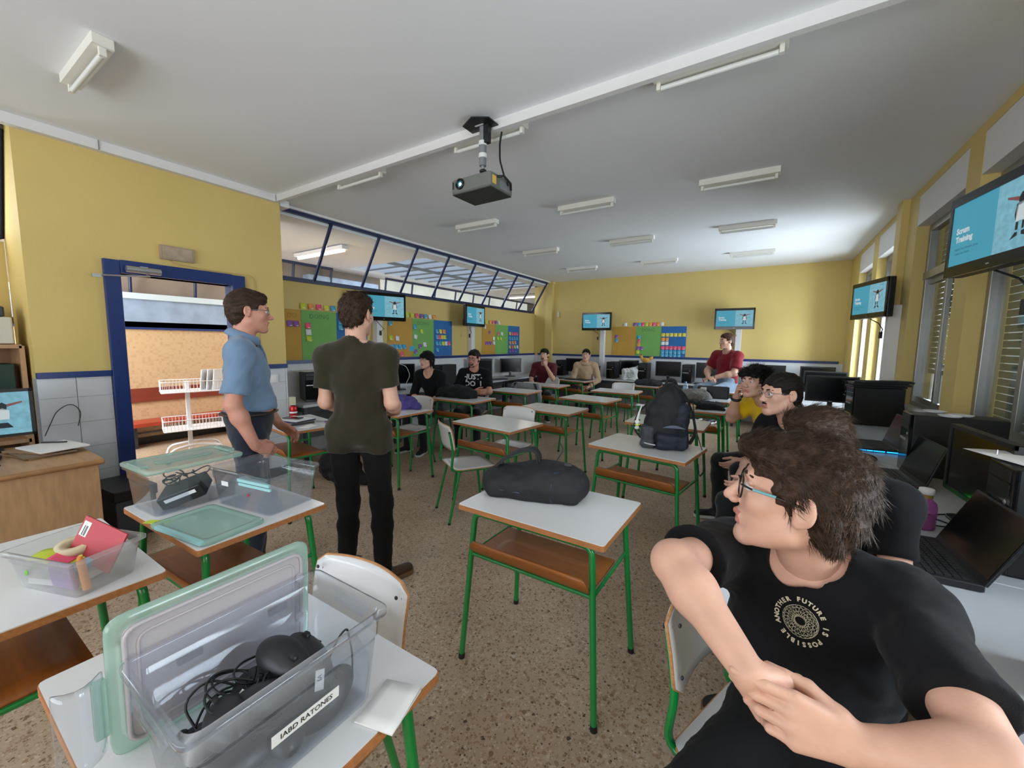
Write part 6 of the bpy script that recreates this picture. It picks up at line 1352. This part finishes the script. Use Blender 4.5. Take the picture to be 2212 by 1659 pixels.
for i, (x, y, z, rz, rx, tt) in enumerate(((-0.735,0.375,0.862,0.6,0.5,'IA'),(-0.715,0.425,0.858,1.0,0.9,'D'),(-0.672,0.40,0.865,1.3,1.25,'IA'),(-0.76,0.30,0.855,0.3,0.6,'IA'))):
    o = obj('cable_tag', MB().box((0,0,0),(0.016,0.034,0.0012)), PAPER, None, (x,y,z)); o.rotation_euler = (rx,0.2,rz); tag(o, 'white cable tag marked %s in the clear box, %s' % (tt, ('middle of the heap','far end','by the lettered side','near end')[i]), 'tag')
    tx = MB(); put_text(tx, tt, 0.012, Matrix.Translation((0,0.004,0.0008)) @ Matrix.Rotation(1.57,4,'Z')); obj('lettering', tx, BLK, o)
ld = thing('storage_cover', 'grey-lined mint box lid standing upright beside the box of mice', 'lid', (-0.925,0.345,DZ_+0.134), 0); ld.rotation_euler = (0, math.pi/2+0.06, 0)
obj('panel', lidmesh(0.265,0.355), MINT, ld)
n_ = MB(); n_.prism(rrect(0.225,0.312,0.02,4), 0.0035, 0.0085, cham=0.001); 
for a, b in ((0.236,0.322),(0.20,0.29)): n_.tube([(x,y,0.009) for x, y in rrect(a,b,0.022,4)], 0.0035, 6, closed=True)
li = obj('inner_panel', MB().prism(rrect(0.228,0.316,0.022,4), 0.012, 0.021), LIDG, ld); obj('ridge', MB().tube([(x,y,0.022) for x, y in rrect(0.222,0.31,0.024,4)], 0.004, 6, closed=True).tube([(x,y,0.021) for x, y in rrect(0.185,0.275,0.02,4)], 0.003, 6, closed=True), LIDG, li)
for x, y in ((-0.05,0.15),(0.05,0.15)): obj('hinge', MB().ell((x,y,0.022),(0.012,0.010,0.012)), LIDG, li)
obj('latch', MB().box((0.02,-0.188,0.012),(0.11,0.018,0.012),bev=0.004), MINT, ld); obj('latch_wing', MB().grid(lambda u, v: (-0.05+0.15*u, -0.185-0.055*v, 0.012+0.02*math.sin(3*v)), 6, 5, thick=0.004), BOXC, ld)
tag(obj('note_card', MB().box((0,0,0.0015),(0.085,0.105,0.003)).grid(lambda u, v: ((u-0.5)*0.085,(v-0.5)*0.105,0.0035+0.008*v*v*u),4,4,thick=0.0006), PAPER, None, (-0.605,0.505,DZ_+0.0004), 0.25), 'white note pad on the right end of the nearest desk', 'note pad')
# two boxes and a lid on the next desk
b1 = thing('storage_box', 'clear storage box with mint lid, black adaptors inside', 'box', (-2.215,0.72,DZ_), 0.06); obj('tub', tub(0.225,0.31,0.255,0.34,0.185), BOXC, b1)
l1 = obj('lid', lidmesh(0.285,0.37), MINT, b1, (0,0,0.186)); obj('lid_boss', MB().prism(rrect(0.07,0.22,0.034,5),0.013,0.019,cham=0.003), MINT, l1); obj('lid_latch', MB().box((0,-0.165,0.020),(0.13,0.03,0.012),bev=0.004), MINT, l1); obj('lid_latch', MB().box((0,0.165,0.020),(0.13,0.03,0.012),bev=0.004), MINT, l1)
ad = thing('power_adaptor', 'black adaptor with a white label strip inside the lidded box', 'adaptor', (-2.165,0.70,DZ_+0.062), 0.5); ad.rotation_euler = (0.25,-0.35,0.9); obj('case', MB().box((0,0,0),(0.17,0.12,0.06),bev=0.006), BLK, ad); obj('label', MB().box((0.0,-0.061,0.01),(0.12,0.001,0.016)), PAPER, ad)
tangle('adaptor_cables', 'black cables coiled above the adaptor in the lidded box', (-2.215,0.72,DZ_), 7, 0.085, 0.12, 0.09, 0.15, 9, 0.003)
b2 = thing('storage_box', 'empty open clear storage box with aqua handles', 'box', (-1.905,0.915,DZ_), 0.16); obj('tub', tub(0.345,0.215,0.385,0.245,0.170), BOXC, b2)
for z in (0.140,0.122): obj('handle', MB().box((0.10,-0.1235 if z > 0.13 else -0.1195,z),(0.20,0.010,0.012),bev=0.003), AQUA, b2)
obj('red_dot', MB().box((0.05,-0.1155,0.075),(0.010,0.001,0.010)), mat('dot_red','d02a3a',0.5), b2); obj('sticker', MB().box((-0.10,-0.1175,0.105),(0.045,0.001,0.02)), PAPER, b2)
fl = thing('storage_cover', 'mint translucent lid lying flat in front of the empty box', 'lid', (-1.84,0.66,DZ_), 0.14); obj('panel', lidmesh(0.36,0.235), MINT, fl); obj('edge_handle', MB().box((0.02,-0.112,0.013),(0.30,0.016,0.014),bev=0.004), AQUA, fl)
tag(obj('paper_strip', MB().box((0,0,0.001),(0.10,0.03,0.002)), NC['l'], None, (-2.035,0.56,DZ_+0.0003), 0.5), 'lime paper strip between the lidded box and the flat lid', 'paper')
# frosted box of stationery
b3 = thing('storage_box', 'frosted open box holding stationery on the left edge desk', 'box', (-1.745,0.285,DZ_), 0.34); obj('tub', tub(0.235,0.145,0.27,0.18,0.115,0.02), BOXF, b3); obj('green_dot', MB().at((-0.055,-0.0855,0.06)).ell((0,0,0),(0.008,0.002,0.008)), mat('dot_green','6fae4a',0.5), b3)
M3 = Matrix.Translation((-1.745,0.285,DZ_)) @ Matrix.Rotation(0.34,4,'Z')
def inb(name, label, cat, p, rot, mb, m):
    o = obj(name, mb, m); o.location = M3 @ Vector(p); o.rotation_euler = (rot[0], rot[1], rot[2]+0.34); return tag(o, label, cat)
inb('red_folder','red folder with a barcode leaning out of the frosted box','folder',(0.03,0.035,0.098),(-0.35,0.25,0),MB().box((0,0,0),(0.17,0.006,0.12)),mat('folder_red','b23540',0.5)); bc = bpy.data.objects['red_folder']; obj('barcode_label', MB().box((-0.065,-0.0034,0.025),(0.028,0.0008,0.045)), PAPER, bc); obj('bars', MB().box((-0.069,-0.004,0.02),(0.003,0.0004,0.03)).box((-0.063,-0.004,0.02),(0.002,0.0004,0.03)).box((-0.059,-0.004,0.02),(0.003,0.0004,0.03)), BLK, bc)
inb('tape_roll','cream roll of masking tape in the frosted box','tape',(-0.05,0.025,0.085),(0.15,0.1,0),MB().lathe([(0.026,-0.012),(0.045,-0.012),(0.045,0.012),(0.026,0.012),(0.026,-0.012)],28),mat('tape_cream','d8c9a8',0.6))
inb('purple_cards','block of purple cards against the near side of the frosted box','cards',(0.04,-0.058,0.05),(0.12,0,0),MB().box((0,0,0),(0.085,0.014,0.075),bev=0.002),NC['u'])
inb('orange_marker','orange marker standing in the frosted box corner','marker',(0.10,-0.045,0.055),(0.05,-0.1,0),MB().tube([(0,0,-0.045),(0,0,0.045)],0.010,10).tube([(0,0,0.045),(0,0,0.055)],0.006,8),NC['o'])
inb('yellow_marker','yellow marker beside the orange one in the frosted box','marker',(0.075,-0.035,0.052),(0.05,0.1,0),MB().tube([(0,0,-0.045),(0,0,0.045)],0.009,10).tube([(0,0,0.045),(0,0,0.054)],0.005,8),NC['y'])
inb('leaflet','yellow and red leaflet lying in the frosted box','leaflet',(-0.045,-0.03,0.078),(0.1,0.12,0.3),MB().grid(lambda u, v: ((u-0.5)*0.12,(v-0.5)*0.06,0.01*math.sin(5*u)),8,3,thick=0.0008).grid(lambda u, v: (u*0.05,(v-0.5)*0.05,0.003+0.01*math.sin(5*(u*0.42+0.5))),6,3,m=1,thick=0.0008),[NC['l'],NC['p']])
inb('cyan_notes','cyan pad of notes deep in the frosted box','note pad',(0.005,-0.015,0.045),(0.2,0.1,0.2),MB().box((0,0,0),(0.07,0.07,0.02),bev=0.002),NC['c'])
inb('paper_stack','white card stack on the bottom of the frosted box','paper',(-0.03,0.0,0.016),(0,0,0.1),MB().box((0,0,0),(0.15,0.11,0.018)),PAPER)
# ------------------------------------------------------------------ teacher's corner
td = thing('teacher_desk', 'pale wooden teacher\'s desk with a solid front at the left edge', 'desk', (-3.86,-0.09,0), 0)
obj('desktop', MB().box((0,0,0.735),(0.84,1.62,0.03),bev=0.008), WOODL, td); obj('front_panel', MB().box((0.395,0,0.36),(0.022,1.56,0.72)), WOODL, td); obj('edge_trim', MB().tube([(0.42,-0.80,0.735),(0.42,0.80,0.735)],0.016,8), mat('oak_edge','9a7048',0.5,ns=8,na=0.15), td)
for s in (-1,1): obj('side_panel', MB().box((0,s*0.775,0.36),(0.77,0.022,0.72)), WOODL, td)
for i, (x, y, r, lb, m) in enumerate(((-3.92,0.52,0.3,'brown envelope folder lowest in the teacher\'s pile',mat('kraft','8f7250',0.7)),(-3.90,0.53,0.1,'faded folder second in the teacher\'s pile',mat('faded_card','7e6a58',0.7)),(-3.93,0.55,0.45,'kraft folder third in the teacher\'s pile',mat('kraft','8f7250',0.7)),(-3.90,0.58,0.2,'white sheets sticking out atop the teacher\'s pile',PAPER))):
    tag(obj('folder', MB().box((0,0,0.005),(0.31,0.23,0.010),bev=0.002), m, None, (x,y,0.7504+0.0105*i), r), lb, 'folder')
pn2 = thing('pen', 'black pen across the folders on the teacher\'s desk', 'pen', (-4.0,0.60,0.7925), 0.8); obj('barrel', MB().tube([(-0.07,0,0.005),(0.07,0,0.005)],0.005,8), BLK, pn2)
mouse(-4.06,0.50,0.7512,0.7,'dark mouse behind the folders on the teacher\'s desk')
cable('thin cable curling up the tiles behind the teacher\'s desk', [(-4.40,0.62,0.78),(-4.47,0.70,0.95),(-4.475,0.78,1.0),(-4.47,0.83,0.93),(-4.45,0.80,0.82)], 0.003, BLK, 0.05)
cable('dark cable across the teacher\'s desk', [(-4.10,0.30,0.756),(-3.95,0.38,0.756),(-3.85,0.28,0.756),(-3.70,0.34,0.756)], 0.004, BLK)
sh = thing('shelf_unit', 'open wooden shelf unit in the left corner behind the slide monitor', 'shelf', (-4.86,0.19,0), 0)
for z in (0.02,0.72,1.06,1.425): obj('shelf', MB().box((0,0,z),(0.40,0.80,0.028)), WOODL, sh)
for s in (-1,1): obj('side_panel', MB().box((0,s*0.40,0.715),(0.40,0.026,1.43)), WOODL, sh)
obj('back_panel', MB().box((-0.19,0,0.72),(0.014,0.79,1.40)), mat('shelf_back','8c6a50',0.6,ns=6,na=0.12), sh)
pr = thing('printer', 'white printer with dark top on the shelf unit', 'printer', (-4.84,0.19,1.44), 0); obj('body', MB().box((0,0,0.10),(0.36,0.74,0.19),bev=0.01), mat('printer_white','c9c7bd',0.5), pr); obj('scanner_lid', MB().box((0.0,0.0,0.235),(0.34,0.68,0.075),bev=0.012), DGREY, pr); obj('paper_slot', MB().box((0.181,0,0.05),(0.004,0.6,0.03)), BLK, pr)
tag(obj('box_file', MB().box((0,0,0.11),(0.26,0.09,0.22),bev=0.004), mat('dark_green_card','16352c',0.6), None, (-4.80,0.50,1.075), 0), 'dark green box file on the middle shelf', 'file')
fx = thing('crate', 'black topped dark grey crate on the floor beside the doorframe', 'crate', (-4.17,0.95,0), 0.1); obj('body', MB().box((0,0,0.15),(0.46,0.24,0.30),bev=0.008), mat('slate_grey','474b55',0.5), fx); obj('top', MB().box((0,0,0.34),(0.48,0.26,0.08),bev=0.01), BLK, fx)
# ------------------------------------------------------------------ white wire trolley in the corridor
tr = thing('trolley', 'white wire basket trolley in the corridor beyond the doorway', 'trolley', (-6.0,2.08,0), -0.25)
obj('pole', MB().box((0,-0.05,0.52),(0.045,0.045,0.92),bev=0.006), WIREW, tr)
for z, nm in ((0.86,'basket'),(0.40,'basket')):
    w_, d_, h_ = 0.40, 0.60, 0.125; k = MB()
    for zz in (0,h_): k.tube([(x,y,z+zz) for x, y in rrect(w_,d_,0.03,3)], 0.006, 5, closed=True)
    for i in range(17):
        y = -d_/2+0.03+i*(d_-0.06)/16
        for s in (-1,1): k.tube([(s*w_/2,y,z),(s*w_/2,y,z+h_)],0.0028,4,caps=False)
    for i in range(11):
        x = -w_/2+0.03+i*(w_-0.06)/10
        for s in (-1,1): k.tube([(x,s*d_/2,z),(x,s*d_/2,z+h_)],0.0028,4,caps=False)
    b_o = obj(nm, k, WIREW, tr); obj('tray', MB().box((0,0,z),(w_-0.01,d_-0.01,0.006)), WIREW, b_o)
for s in (-1,1): obj('leg', MB().tube([(s*0.16,-0.28,0.03),(s*0.16,-0.25,0.17),(s*0.10,0.0,0.21),(s*0.16,0.25,0.17),(s*0.16,0.28,0.03)],0.016,8,rad=0.10), WIREW, tr)
for s in (-1,1):
    for q in (-1,1): obj('caster', MB().at((s*0.16,q*0.28,0.025),0,0,math.pi/2).lathe([(0.001,-0.012),(0.024,-0.012),(0.024,0.012),(0.001,0.012)],14), BLK, tr)
for i in range(3):
    tb = thing('tablet', 'white-edged tablet standing in the upper trolley basket, %s' % ('leftmost','middle one','rightmost')[i], 'tablet', (-5.97+0.03*i,2.20+0.055*i,0.868), -0.9); tb.rotation_euler = (-0.12,0,-0.9)
    obj('shell', MB().box((0,0,0.125),(0.18,0.012,0.25),bev=0.004), WIREW, tb); obj('screen', MB().box((0,-0.0065,0.13),(0.155,0.002,0.21)), BLKG, tb)
bpy.context.view_layer.update()
